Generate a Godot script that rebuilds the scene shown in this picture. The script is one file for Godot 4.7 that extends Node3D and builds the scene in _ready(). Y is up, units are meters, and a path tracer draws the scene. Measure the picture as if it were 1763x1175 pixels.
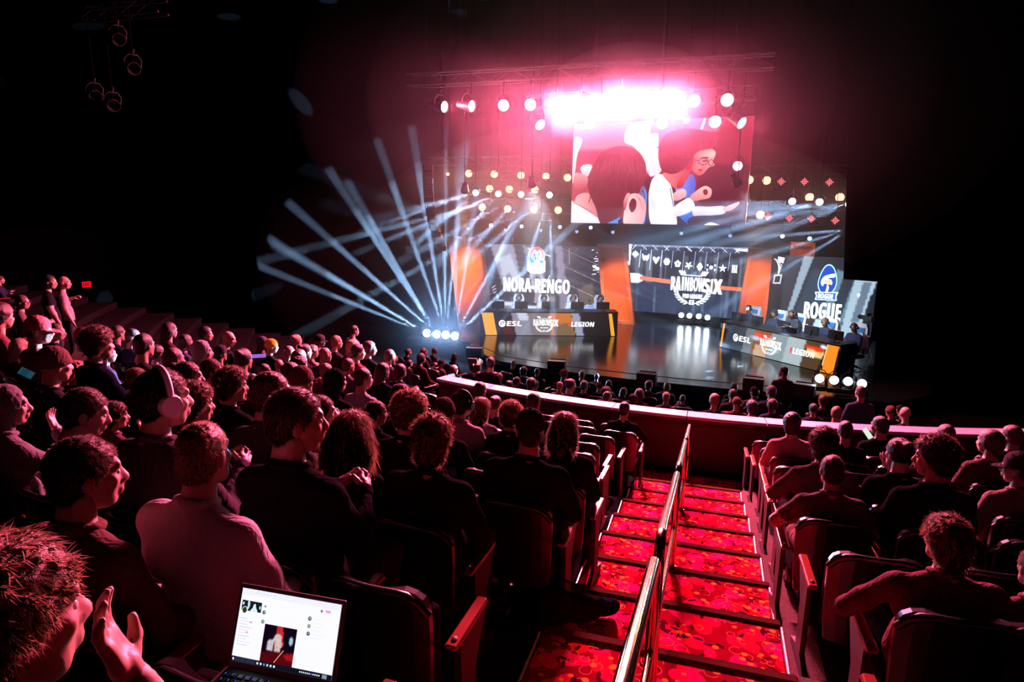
extends Node3D
# A theatre during a video game tournament: seen from the centre aisle, over the audience, towards the lit stage.
# World: y is up, y = 0 is the stage floor, the stage lies towards -z. The seating rises in arcs round (0, 0, -26).

const W := 1763.0
const H := 1175.0
const FOCAL := 1100.0
const HUB_Z := -26.0
const ROW := 0.815

var cam: Camera3D
var M := {}
var names := {}
var noise := FastNoiseLite.new()
var rng := RandomNumberGenerator.new()


func _ready():
	rng.seed = 7
	noise.seed = 3
	noise.frequency = 1.0
	setup_view()
	make_materials()
	build_hall()
	build_aisle()
	build_barrier()
	build_stage()
	build_screens()
	build_desks()
	build_rig()
	build_floor_lights()
	build_people()
	build_seats()
	build_small_things()
	build_haze()


# ------------------------------------------------------------------ view and light
func setup_view():
	cam = Camera3D.new()
	cam.name = "camera"
	add_child(cam)
	cam.position = Vector3(0, 5, 0)
	cam.fov = rad_to_deg(2.0 * atan(H / 2.0 / FOCAL))
	cam.rotation_order = EULER_ORDER_YXZ
	cam.rotation_degrees = Vector3(-11.5, 17.2, 0.6)
	cam.far = 200.0
	cam.current = true
	var we := WorldEnvironment.new()
	we.name = "environment"
	var e := Environment.new()
	e.background_mode = Environment.BG_COLOR
	e.background_color = Color.BLACK
	e.tonemap_mode = Environment.TONE_MAPPER_LINEAR
	e.tonemap_exposure = 1.0
	e.sdfgi_enabled = true
	e.ssao_enabled = true
	e.ssil_enabled = true
	e.volumetric_fog_enabled = true
	e.volumetric_fog_density = 0.0
	we.environment = e
	add_child(we)


func ray(px: float, py: float) -> Vector3:
	return (cam.transform.basis * Vector3((px - W / 2) / FOCAL, -(py - H / 2) / FOCAL, -1.0)).normalized()

func on_y(px: float, py: float, y: float) -> Vector3:
	var d := ray(px, py)
	return cam.position + d * ((y - cam.position.y) / d.y)

func at_z(px: float, py: float, z: float) -> Vector3:
	var d := ray(px, py)
	return cam.position + d * ((z - cam.position.z) / d.z)

func polar(r: float, phi: float, y := 0.0) -> Vector3:
	return Vector3(r * sin(phi), y, HUB_Z + r * cos(phi))

func rake(r: float) -> float:      # height of the raked floor at distance r from the hub
	return 3.15 - 0.237 * (26.0 - r)

func pit_floor(r: float) -> float:      # the lower stalls, beyond the barrier
	return -0.75 + (r - 7.0) * 0.14

func row_r(k: int) -> float:
	return 23.7 - ROW * k


# ------------------------------------------------------------------ objects
func numbered(called: String) -> String:
	if not names.has(called):
		names[called] = 0
		return called
	names[called] += 1
	return "%s_%03d" % [called, names[called]]

func tag(o: Node, label := "", category := "", group := "", kind := ""):
	if label: o.set_meta("label", label)
	if category: o.set_meta("category", category)
	if group: o.set_meta("group", group)
	if kind: o.set_meta("kind", kind)
	return o

func thing(called: String, label: String, category: String, at := Vector3.ZERO, turn := 0.0, group := "") -> Node3D:
	var o := Node3D.new()
	o.name = numbered(called)
	add_child(o)
	o.position = at
	o.rotation.y = turn
	tag(o, label, category, group)
	return o

func part(called: String, mesh: Mesh, mat: Material, parent: Node, xf := Transform3D()) -> MeshInstance3D:
	var o := MeshInstance3D.new()
	o.name = called if parent != self else numbered(called)
	o.mesh = mesh
	if mat: o.material_override = mat
	o.transform = xf
	parent.add_child(o, true)
	return o

func struct_root(called: String) -> Node3D:
	var o := Node3D.new()
	o.name = called
	o.set_meta("kind", "structure")
	add_child(o)
	return o

func copy(o: Node3D, called := "") -> Node3D:
	var c: Node3D = o.duplicate()
	c.name = numbered(called if called else String(o.name).rstrip("0123456789").trim_suffix("_"))
	add_child(c)
	return c

func ordinal(n: int) -> String:
	var a := ["first", "second", "third", "fourth", "fifth", "sixth", "seventh", "eighth", "ninth", "tenth", "eleventh", "twelfth", "thirteenth", "fourteenth", "fifteenth", "sixteenth", "seventeenth", "eighteenth", "nineteenth", "twentieth"]
	if n < 20: return a[n]
	var tens := {2: "twenty", 3: "thirty", 4: "forty"}
	if (n + 1) % 10 == 0: return {3: "thirtieth", 4: "fortieth", 5: "fiftieth"}[(n + 1) / 10]
	return tens[(n + 1) / 10] + "-" + a[(n + 1) % 10 - 1]


# ------------------------------------------------------------------ mesh builder
class MB:
	var v := PackedVector3Array()
	var n := PackedVector3Array()
	var uv := PackedVector2Array()

	func tri(a: Vector3, b: Vector3, c: Vector3, na: Vector3, nb: Vector3, nc: Vector3, ua := Vector2.ZERO, ub := Vector2.ZERO, uc := Vector2.ZERO):
		if (b - a).cross(c - a).dot(na + nb + nc) > 0.0:
			v.append_array([a, c, b]); n.append_array([na, nc, nb]); uv.append_array([ua, uc, ub])
		else:
			v.append_array([a, b, c]); n.append_array([na, nb, nc]); uv.append_array([ua, ub, uc])

	func quad(a: Vector3, b: Vector3, c: Vector3, d: Vector3, nn: Vector3, flat_uv := false):
		if flat_uv:
			tri(a, b, c, nn, nn, nn, Vector2(0, 1), Vector2(1, 1), Vector2(1, 0))
			tri(a, c, d, nn, nn, nn, Vector2(0, 1), Vector2(1, 0), Vector2(0, 0))
		else:
			tri(a, b, c, nn, nn, nn)
			tri(a, c, d, nn, nn, nn)

	func quad4(a: Vector3, b: Vector3, c: Vector3, d: Vector3, na: Vector3, nb: Vector3, nc: Vector3, nd: Vector3):
		tri(a, b, c, na, nb, nc)
		tri(a, c, d, na, nc, nd)

	func box(c: Vector3, s: Vector3, xf := Transform3D()):
		rbox(c, s, 0.0, xf)

	# a box whose edges are rounded by b
	func rbox(c: Vector3, s: Vector3, b := 0.01, xf := Transform3D()):
		var h := s / 2
		b = minf(b, minf(h.x, minf(h.y, h.z)) * 0.98)
		var P := func(i: int, axis: int) -> Vector3:
			var sg := Vector3(1 if i & 1 else -1, 1 if i & 2 else -1, 1 if i & 4 else -1)
			var q := h - Vector3(b, b, b)
			q[axis] = h[axis]
			return xf * (c + q * sg)
		var N := func(i: int, axis: int) -> Vector3:
			var d := Vector3.ZERO
			d[axis] = 1.0 if i & (1 << axis) else -1.0
			return (xf.basis * d).normalized()
		for axis in 3:
			var u := 1 << ((axis + 1) % 3)
			var w := 1 << ((axis + 2) % 3)
			for side in 2:
				var o := (1 << axis) * side
				var nn: Vector3 = N.call(o, axis)
				quad(P.call(o, axis), P.call(o | u, axis), P.call(o | u | w, axis), P.call(o | w, axis), nn)
		if b <= 0.0: return
		for axis in 3:      # edges along this axis
			var a1 := (axis + 1) % 3
			var a2 := (axis + 2) % 3
			for k in 4:
				var o := (1 << a1) * (k & 1) + (1 << a2) * (k >> 1)
				var e := o | (1 << axis)
				quad4(P.call(o, a1), P.call(e, a1), P.call(e, a2), P.call(o, a2), N.call(o, a1), N.call(e, a1), N.call(e, a2), N.call(o, a2))
		for i in 8:
			tri(P.call(i, 0), P.call(i, 1), P.call(i, 2), N.call(i, 0), N.call(i, 1), N.call(i, 2))

	func tube(path: Array, r, seg := 10, caps := true):
		var m := path.size()
		var prev := Vector3.ZERO
		var rings := []
		var norms := []
		for i in m:
			var t: Vector3 = (path[mini(i + 1, m - 1)] - path[maxi(i - 1, 0)]).normalized()
			var s: Vector3 = prev - t * prev.dot(t)
			if i == 0 or s.length() < 0.01: s = t.cross(Vector3(0.31, 0.9, 0.27) if absf(t.y) < 0.9 else Vector3(1, 0.1, 0.2))
			s = s.normalized()
			prev = s
			var b := t.cross(s)
			var rad: float = r[i] if r is Array else r
			var ring := PackedVector3Array()
			var nr := PackedVector3Array()
			for j in seg:
				var a := TAU * j / seg
				var d := s * cos(a) + b * sin(a)
				ring.append(path[i] + d * rad)
				nr.append(d)
			rings.append(ring); norms.append(nr)
		for i in m - 1:
			for j in seg:
				var k := (j + 1) % seg
				quad4(rings[i][j], rings[i][k], rings[i + 1][k], rings[i + 1][j], norms[i][j], norms[i][k], norms[i + 1][k], norms[i + 1][j])
		if caps:
			for e in [0, m - 1]:
				var t: Vector3 = (path[0] - path[1]).normalized() if e == 0 else (path[m - 1] - path[m - 2]).normalized()
				for j in seg:
					tri(path[e], rings[e][j], rings[e][(j + 1) % seg], t, t, t)

	func cyl(a: Vector3, b: Vector3, ra: float, rb := -1.0, seg := 12):
		tube([a, b], [ra, ra if rb < 0 else rb], seg)

	# profile of (radius, height) pairs turned round the y axis
	func lathe(profile: Array, seg := 16, xf := Transform3D()):
		for i in profile.size() - 1:
			var p: Vector2 = profile[i]
			var q: Vector2 = profile[i + 1]
			var e := (q - p).normalized()
			for j in seg:
				var a := TAU * j / seg
				var b := TAU * (j + 1) / seg
				var d1 := Vector3(cos(a), 0, sin(a))
				var d2 := Vector3(cos(b), 0, sin(b))
				var n1 := (xf.basis * (d1 * e.y - Vector3.UP * e.x)).normalized()
				var n2 := (xf.basis * (d2 * e.y - Vector3.UP * e.x)).normalized()
				var A := xf * (d1 * p.x + Vector3.UP * p.y)
				var B := xf * (d2 * p.x + Vector3.UP * p.y)
				var Cc := xf * (d2 * q.x + Vector3.UP * q.y)
				var D := xf * (d1 * q.x + Vector3.UP * q.y)
				if p.x > 0.0001: tri(A, B, Cc, n1, n2, n2)
				if q.x > 0.0001: tri(A, Cc, D, n1, n2, n1)

	# a flat outline in x and y, given depth along z
	func extrude(poly: PackedVector2Array, z0: float, z1: float, xf := Transform3D(), with_uv := false):
		var idx := Geometry2D.triangulate_polygon(poly)
		var lo := poly[0]
		var hi := poly[0]
		for p in poly:
			lo = lo.min(p); hi = hi.max(p)
		var sz := hi - lo
		for side in 2:
			var z := z1 if side else z0
			var nn := (xf.basis * Vector3(0, 0, signf(z1 - z0) * (1 if side else -1))).normalized()
			for i in range(0, idx.size(), 3):
				var t := [poly[idx[i]], poly[idx[i + 1]], poly[idx[i + 2]]]
				var u := []
				for p in t: u.append(Vector2((p.x - lo.x) / sz.x, (hi.y - p.y) / sz.y))
				tri(xf * Vector3(t[0].x, t[0].y, z), xf * Vector3(t[1].x, t[1].y, z), xf * Vector3(t[2].x, t[2].y, z), nn, nn, nn, u[0], u[1], u[2])
		var area := 0.0
		for i in poly.size(): area += poly[i].cross(poly[(i + 1) % poly.size()])
		for i in poly.size():
			var p := poly[i]
			var q := poly[(i + 1) % poly.size()]
			var e := (q - p).normalized() * signf(area)
			var nn := (xf.basis * Vector3(e.y, -e.x, 0)).normalized()
			quad(xf * Vector3(p.x, p.y, z0), xf * Vector3(q.x, q.y, z0), xf * Vector3(q.x, q.y, z1), xf * Vector3(p.x, p.y, z1), nn)

	# part of a ring round the hub (0, -26): from radius r0 to r1, y0 to y1
	func ring(r0: float, r1: float, y0: float, y1: float, p0: float, p1: float, seg := 12, y1b := -99.0):
		var top_in := y1
		var top_out := y1 if y1b < -90 else y1b
		for i in seg:
			var a := lerpf(p0, p1, float(i) / seg)
			var b := lerpf(p0, p1, float(i + 1) / seg)
			var P := func(r: float, f: float, y: float) -> Vector3: return Vector3(r * sin(f), y, -26.0 + r * cos(f))
			var na := Vector3(sin(a), 0, cos(a))
			var nb := Vector3(sin(b), 0, cos(b))
			quad(P.call(r0, a, top_in), P.call(r0, b, top_in), P.call(r1, b, top_out), P.call(r1, a, top_out), Vector3.UP)
			quad(P.call(r0, a, y0), P.call(r0, b, y0), P.call(r1, b, y0), P.call(r1, a, y0), Vector3.DOWN)
			quad4(P.call(r1, a, y0), P.call(r1, b, y0), P.call(r1, b, top_out), P.call(r1, a, top_out), na, nb, nb, na)
			quad4(P.call(r0, a, y0), P.call(r0, b, y0), P.call(r0, b, top_in), P.call(r0, a, top_in), -na, -nb, -nb, -na)
			if i == 0: quad(P.call(r0, a, y0), P.call(r1, a, y0), P.call(r1, a, top_out), P.call(r0, a, top_in), Vector3(-cos(a), 0, sin(a)) * signf(p1 - p0))
			if i == seg - 1: quad(P.call(r0, b, y0), P.call(r1, b, y0), P.call(r1, b, top_out), P.call(r0, b, top_in), Vector3(cos(b), 0, -sin(b)) * signf(p1 - p0))

	func mesh() -> ArrayMesh:
		var a := []
		a.resize(Mesh.ARRAY_MAX)
		a[Mesh.ARRAY_VERTEX] = v
		a[Mesh.ARRAY_NORMAL] = n
		a[Mesh.ARRAY_TEX_UV] = uv
		var m := ArrayMesh.new()
		m.add_surface_from_arrays(Mesh.PRIMITIVE_TRIANGLES, a)
		return m


# ------------------------------------------------------------------ materials
func mat(albedo: Color, rough := 0.7, metal := 0.0) -> StandardMaterial3D:      # albedo: linear base colour
	var m := StandardMaterial3D.new()
	m.albedo_color = albedo.linear_to_srgb()
	m.roughness = rough
	m.metallic = metal
	return m

func glow(c: Color, energy: float) -> StandardMaterial3D:
	var m := StandardMaterial3D.new()
	m.albedo_color = Color.BLACK
	m.emission_enabled = true
	m.emission = c
	m.emission_energy_multiplier = energy
	return m

func noise_tex(freq: float, lo: float, hi: float, size := 256, stretch := 1.0) -> ImageTexture:
	var im := Image.create(size, size, false, Image.FORMAT_L8)
	var f := FastNoiseLite.new()
	f.frequency = freq
	f.seed = 11
	for y in size:
		for x in size:
			var a := TAU * x / size
			var b := TAU * y / size
			var s := f.get_noise_3d(cos(a) * 40, sin(a) * 40 + cos(b) * 40 * stretch, sin(b) * 40 * stretch) * 0.5 + 0.5
			var k := lerpf(lo, hi, clampf(s, 0, 1))
			im.set_pixel(x, y, Color(k, k, k))
	return ImageTexture.create_from_image(im)

func make_materials():
	var grain := noise_tex(0.25, 0.55, 1.0)
	var fine := noise_tex(0.9, 0.2, 1.0)
	M.black = mat(Color(0.0006, 0.0006, 0.0006), 1.0)
	M.drape = mat(Color(0.0012, 0.0011, 0.0012), 1.0)
	M.concrete = mat(Color(0.2, 0.13, 0.12), 0.85)
	M.concrete.albedo_texture = grain
	M.concrete.uv1_triplanar = true
	M.concrete.uv1_scale = Vector3(1.3, 1.3, 1.3)
	M.black.specular_mode = BaseMaterial3D.SPECULAR_DISABLED
	M.drape.specular_mode = BaseMaterial3D.SPECULAR_DISABLED
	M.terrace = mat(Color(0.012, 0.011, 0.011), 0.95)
	M.carpet = mat(Color(1, 1, 1), 0.95)
	M.carpet.albedo_texture = carpet_texture()
	M.carpet.uv1_triplanar = true
	M.carpet.uv1_world_triplanar = true
	M.carpet.uv1_scale = Vector3(0.92, 0.92, 0.92)
	M.nosing = mat(Color(0.06, 0.02, 0.014), 0.8)
	M.trim_metal = mat(Color(0.75, 0.72, 0.7), 0.35, 0.6)
	M.brass = mat(Color(0.5, 0.3, 0.17), 0.16, 1.0)
	M.brass.roughness_texture = fine
	M.brass.roughness = 0.24
	M.brass.uv1_triplanar = true
	M.brass.uv1_scale = Vector3(3, 3, 3)
	M.cap = mat(Color(0.4, 0.39, 0.42), 0.35)
	M.wood = mat(Color(0.05, 0.022, 0.014), 0.6)
	M.wood.albedo_texture = noise_tex(0.12, 0.6, 1.0, 256, 5.0)
	M.wood.uv1_triplanar = true
	M.stage = mat(Color(0.02, 0.024, 0.03), 0.24)
	M.stage.roughness_texture = noise_tex(0.15, 0.75, 1.0)
	M.stage.roughness = 0.19
	M.stage.metallic_specular = 0.75
	M.stage.uv1_triplanar = true
	M.stage.uv1_scale = Vector3(0.4, 0.4, 0.4)
	M.rod = mat(Color(0.004, 0.004, 0.004), 0.9)
	M.rod.specular_mode = BaseMaterial3D.SPECULAR_DISABLED
	M.seat_stand = mat(Color(0.008, 0.006, 0.006), 0.6)
	M.steel = mat(Color(0.02, 0.02, 0.022), 0.55)
	M.casing = mat(Color(0.02, 0.02, 0.023), 0.45)
	M.gloss_black = mat(Color(0.015, 0.015, 0.017), 0.22)
	M.speaker = mat(Color(0.1, 0.08, 0.085), 0.5)
	M.grille = mat(Color(0.06, 0.05, 0.055), 0.6)
	M.orange_frame = mat(Color(0.85, 0.27, 0.14), 0.5)
	M.orange_cloth = mat(Color(0.8, 0.2, 0.06), 0.8)
	M.white_plastic = mat(Color(0.75, 0.75, 0.78), 0.4)
	M.blue_plastic = mat(Color(0.05, 0.25, 0.65), 0.4)
	M.seat_shell = mat(Color(0.006, 0.005, 0.0055), 0.3)
	M.seat_shell.clearcoat_enabled = true
	M.seat_shell.clearcoat = 0.35
	M.seat_shell.clearcoat_roughness = 0.2
	M.seat_cloth = mat(Color(0.014, 0.01, 0.011), 0.9)
	for n in ["seat_cloth", "terrace", "carpet", "concrete", "orange_cloth", "nosing"]: M[n].specular_mode = BaseMaterial3D.SPECULAR_DISABLED
	M.armrest = mat(Color(0.3, 0.05, 0.03), 0.2)
	M.armrest.clearcoat_enabled = true
	M.armrest.clearcoat = 1.0
	M.armrest.clearcoat_roughness = 0.1
	M.folds = noise_tex(0.05, 0.0, 1.0)
	M.strands = noise_tex(0.5, 0.0, 1.0)
	M.chrome = mat(Color(0.8, 0.8, 0.82), 0.2, 1.0)
	M.eye = mat(Color(0.6, 0.58, 0.55), 0.2)
	M.warm_glow = glow(Color(1, 0.56, 0.42), 5.0)
	M.white_glow = glow(Color(0.85, 0.93, 1.0), 7.0)
	M.hot_glow = glow(Color(1, 0.8, 0.84), 30.0)
	M.red_dot = glow(Color(1, 0.4, 0.42), 2.6)
	M.phone_glow = glow(Color(0.6, 0.75, 1.0), 1.2)


# ------------------------------------------------------------------ flat print: a small painter for screens, lettering and woven pattern
class Canvas:
	var im: Image
	var font_cache := {}

	func _init(w: int, h: int, c: Color):
		im = Image.create(w, h, false, Image.FORMAT_RGBA8)
		im.fill(c)

	func span(y: int, x0: float, x1: float, c: Color):
		if y < 0 or y >= im.get_height(): return
		var a := maxi(int(round(x0)), 0)
		var b := mini(int(round(x1)), im.get_width())
		if b > a: im.fill_rect(Rect2i(a, y, b - a, 1), c)

	func poly(pts: Array, c: Color):
		var lo := 1e9
		var hi := -1e9
		for p in pts:
			lo = minf(lo, p.y); hi = maxf(hi, p.y)
		for y in range(int(floor(lo)), int(ceil(hi)) + 1):
			var yy := y + 0.5
			var xs := []
			for i in pts.size():
				var p: Vector2 = pts[i]
				var q: Vector2 = pts[(i + 1) % pts.size()]
				if (p.y <= yy) != (q.y <= yy): xs.append(p.x + (yy - p.y) / (q.y - p.y) * (q.x - p.x))
			xs.sort()
			for i in range(0, xs.size() - 1, 2): span(y, xs[i], xs[i + 1], c)

	func shape(flat: Array, c: Color, at := Vector2.ZERO, s := Vector2.ONE):
		var pts := []
		for i in range(0, flat.size(), 2): pts.append(at + Vector2(flat[i], flat[i + 1]) * s)
		poly(pts, c)

	func smooth(flat: Array, c: Color, at := Vector2.ZERO, s := Vector2.ONE):      # closed curve through the points
		var k := []
		for i in range(0, flat.size(), 2): k.append(at + Vector2(flat[i], flat[i + 1]) * s)
		var pts := []
		var m := k.size()
		for i in m:
			for j in 6: pts.append((k[i] as Vector2).cubic_interpolate(k[(i + 1) % m], k[(i + m - 1) % m], k[(i + 2) % m], j / 6.0))
		poly(pts, c)

	# closed curve filled with a colour that runs from c0 to c1 along a way, for pictures on screens
	func tone(flat: Array, c0: Color, c1: Color, way: Vector2, at := Vector2.ZERO, s := Vector2.ONE):
		var k := []
		for i in range(0, flat.size(), 2): k.append(at + Vector2(flat[i], flat[i + 1]) * s)
		var pts := []
		var m := k.size()
		var lo := 1e9
		var hi := -1e9
		for i in m:
			for j in 6:
				var p: Vector2 = (k[i] as Vector2).cubic_interpolate(k[(i + 1) % m], k[(i + m - 1) % m], k[(i + 2) % m], j / 6.0)
				pts.append(p)
				lo = minf(lo, p.dot(way)); hi = maxf(hi, p.dot(way))
		var y0 := 1e9
		var y1 := -1e9
		for p in pts:
			y0 = minf(y0, p.y); y1 = maxf(y1, p.y)
		for y in range(int(floor(y0)), int(ceil(y1)) + 1):
			var yy := y + 0.5
			var xs := []
			for i in pts.size():
				var p: Vector2 = pts[i]
				var q: Vector2 = pts[(i + 1) % pts.size()]
				if (p.y <= yy) != (q.y <= yy): xs.append(p.x + (yy - p.y) / (q.y - p.y) * (q.x - p.x))
			xs.sort()
			for i in range(0, xs.size() - 1, 2):
				var x: float = xs[i]
				while x < xs[i + 1]:
					var e := minf(x + 5.0, xs[i + 1])
					span(y, x, e, c0.lerp(c1, clampf((Vector2(x, yy).dot(way) - lo) / maxf(hi - lo, 1.0), 0, 1)))
					x = e

	func ellipse(x: float, y: float, rx: float, ry: float, c: Color, turn := 0.0):
		var pts := []
		for i in 28:
			pts.append(Vector2(x, y) + Vector2(cos(TAU * i / 28) * rx, sin(TAU * i / 28) * ry).rotated(turn))
		poly(pts, c)

	func hoop(x: float, y: float, rx: float, ry: float, t: float, c: Color, a0 := 0.0, a1 := TAU):
		var last := Vector2.ZERO
		for i in 29:
			var a := lerpf(a0, a1, i / 28.0)
			var p := Vector2(x + cos(a) * rx, y + sin(a) * ry)
			if i: line(last, p, t, c)
			last = p

	func line(a: Vector2, b: Vector2, t: float, c: Color):
		var d := (b - a).normalized().orthogonal() * t / 2
		poly([a + d, b + d, b - d, a - d], c)

	func letters(txt: String, rect: Rect2, c: Color, shear := 0.0, bold := true, heavy := 0.045):      # fills the rectangle with the words
		var key := txt + str(bold)
		if not font_cache.has(key):
			var f := SystemFont.new()
			f.font_names = PackedStringArray(["Droid Sans"])
			f.font_weight = 700 if bold else 400
			var t := TextMesh.new()
			t.font = f
			t.font_size = 64
			t.pixel_size = 0.01
			t.depth = 0.0
			t.curve_step = 4.0
			t.text = txt
			font_cache[key] = t.get_mesh_arrays()
		var a: Array = font_cache[key]
		var v: PackedVector3Array = a[Mesh.ARRAY_VERTEX]
		var idx: PackedInt32Array = a[Mesh.ARRAY_INDEX] if a[Mesh.ARRAY_INDEX] != null and a[Mesh.ARRAY_INDEX].size() else PackedInt32Array(range(v.size()))
		var lo := Vector2(1e9, 1e9)
		var hi := -lo
		for p in v:
			lo = lo.min(Vector2(p.x, p.y)); hi = hi.max(Vector2(p.x, p.y))
		for i in range(0, idx.size(), 3):
			var t := []
			for j in 3:
				var p := v[idx[i + j]]
				var u := (Vector2(p.x, p.y) - lo) / (hi - lo)
				t.append(rect.position + Vector2(u.x * rect.size.x + shear * u.y * rect.size.y, (1.0 - u.y) * rect.size.y))
			var fat := rect.size.y * heavy
			for o in ([Vector2.ZERO] if fat < 0.4 else [Vector2(-fat, 0), Vector2(fat, 0), Vector2(0, -fat * 0.5), Vector2(0, fat * 0.5)]):
				poly([t[0] + o, t[1] + o, t[2] + o], c)

	func tex() -> ImageTexture:
		return ImageTexture.create_from_image(im)

func soft(w: int, h: int, big_w: int, big_h: int, bg: Color, f: Callable) -> Canvas:      # painted small, then enlarged: soft shapes
	var c := Canvas.new(w, h, bg)
	f.call(c)
	while c.im.get_width() < big_w:
		var k := minf(2.0, float(big_w) / c.im.get_width())
		c.im.resize(mini(int(round(c.im.get_width() * k)), big_w), mini(int(round(c.im.get_height() * k)), big_h), Image.INTERPOLATE_BILINEAR)
	c.im.resize(big_w, big_h, Image.INTERPOLATE_BILINEAR)
	return c

func speckle(im: Image, amount: float, cell := 1, cseed := 5):
	var r := RandomNumberGenerator.new()
	r.seed = cseed
	for y in range(0, im.get_height(), cell):
		for x in range(0, im.get_width(), cell):
			var c := im.get_pixel(x, y)
			var k := 1.0 + r.randf_range(-amount, amount)
			im.set_pixel(x, y, Color(c.r * k, c.g * k, c.b * k))

func carpet_texture() -> ImageTexture:
	var S := 1024
	var c := Canvas.new(S, S, Color(0.46, 0.03, 0.12))
	var r := RandomNumberGenerator.new()
	r.seed = 21
	var put := func(f: Callable):      # draws over the seams as well
		for dx in [-S, 0, S]:
			for dy in [-S, 0, S]: f.call(float(dx), float(dy))
	for i in 90:
		var x := r.randf() * S
		var y := r.randf() * S
		var rx := r.randf_range(45, 85)
		var ry := r.randf_range(34, 62)
		var col := Color(0.8, 0.07, 0.36).lerp(Color(0.72, 0.08, 0.14), r.randf())
		put.call(func(dx, dy): c.ellipse(x + dx, y + dy, rx, ry, col, i * 0.7))
	for i in 70:
		var x := r.randf() * S
		var y := r.randf() * S
		put.call(func(dx, dy): c.ellipse(x + dx, y + dy, 34, 12, Color(0.24, 0.02, 0.11), i * 1.3))
	for i in 84:
		var x := r.randf() * S
		var y := r.randf() * S
		var q := r.randf_range(20, 44)
		var a := r.randf() * TAU
		put.call(func(dx, dy): c.hoop(x + dx, y + dy, q, q * 0.9, 4.5, Color(0.82, 0.42, 0.24), a, a + 4.6))
	for i in 62:
		var x := r.randf() * S
		var y := r.randf() * S
		var q := r.randf_range(10, 19)
		put.call(func(dx, dy): c.ellipse(x + dx, y + dy, q * 1.25, q, Color(0.8, 0.5, 0.18)))
	for i in 26:
		var x := r.randf() * S
		var y := r.randf() * S
		put.call(func(dx, dy): c.line(Vector2(x + dx, y + dy), Vector2(x + dx + 40, y + dy + 17), 4, Color(0.2, 0.1, 0.35)))
	speckle(c.im, 0.25)
	return c.tex()

func laurel(c: Canvas, x: float, y: float, s: float, col: Color):      # two branches that rise from the foot of the crest
	for side in [-1.0, 1.0]:
		for i in 7:
			var a := lerpf(0.25, 1.5, i / 6.0)
			var p := Vector2(x + side * sin(a) * 62 * s, y + cos(a) * 52 * s)
			var t := Vector2(side * cos(a) , -sin(a)).normalized()
			var o := Vector2(side * sin(a), cos(a))
			for w in [1.0, -0.75]:
				var e: Vector2 = p + t * 17 * s + o * 11 * s * w
				var m: Vector2 = (p + e) / 2
				var nn: Vector2 = (e - p).orthogonal().normalized() * 3.6 * s
				c.poly([p, m + nn, e, m - nn], col)
		c.hoop(x, y, 60 * s, 52 * s, 2.4 * s, col, PI / 2 - side * 0.15, PI / 2 - side * 1.3)

func league_crest(c: Canvas, x: float, y: float, s: float, plate: bool):      # x, y: middle of the big word
	var w := Color(1, 1, 1)
	laurel(c, x - 12 * s, y + 26 * s, s * 1.12, w)
	for side in [-1.0, 1.0]:
		for k in 3: c.poly([Vector2(x - 12 * s + side * (52 - k * 7) * s, y - 44 * s), Vector2(x - 12 * s + side * (66 - k * 9) * s, y - (64 - k * 6) * s), Vector2(x - 12 * s + side * (58 - k * 9) * s, y - 70 * s), Vector2(x - 12 * s + side * (46 - k * 7) * s, y - 52 * s)], w)
	c.line(Vector2(x - 46 * s, y - 47 * s), Vector2(x + 24 * s, y - 45 * s), 4 * s, w)
	c.letters("RA", Rect2(x - 108 * s, y - 38 * s, 44 * s, 64 * s), w, 0.0, true, 0.02)
	c.shape([-60, -38, -51, -38, -51, 26, -60, 26], w, Vector2(x, y), Vector2(s, s))
	c.letters("NBOW", Rect2(x - 46 * s, y - 38 * s, 84 * s, 64 * s), w, 0.0, true, 0.016)
	c.letters("S", Rect2(x + 37 * s, y - 34 * s, 24 * s, 62 * s), w)
	c.shape([66, -34, 74, -34, 74, 32, 66, 32], w, Vector2(x, y), Vector2(s, s))
	c.letters("X", Rect2(x + 78 * s, y - 34 * s, 36 * s, 66 * s), w)
	if plate: c.letters("PRO LEAGUE", Rect2(x - 52 * s, y + 40 * s, 84 * s, 20 * s), w)
	else: c.letters("PRO LEAGUE", Rect2(x - 46 * s, y + 40 * s, 72 * s, 14 * s), w)
	c.shape([-12, 68, 10, 68, 10, 90, -12, 90], w, Vector2(x - 11 * s, y), Vector2(s, s))
	c.letters("XI", Rect2(x - 18 * s, y + 73 * s, 12 * s, 12 * s), Color(0.2, 0.22, 0.3))

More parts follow.
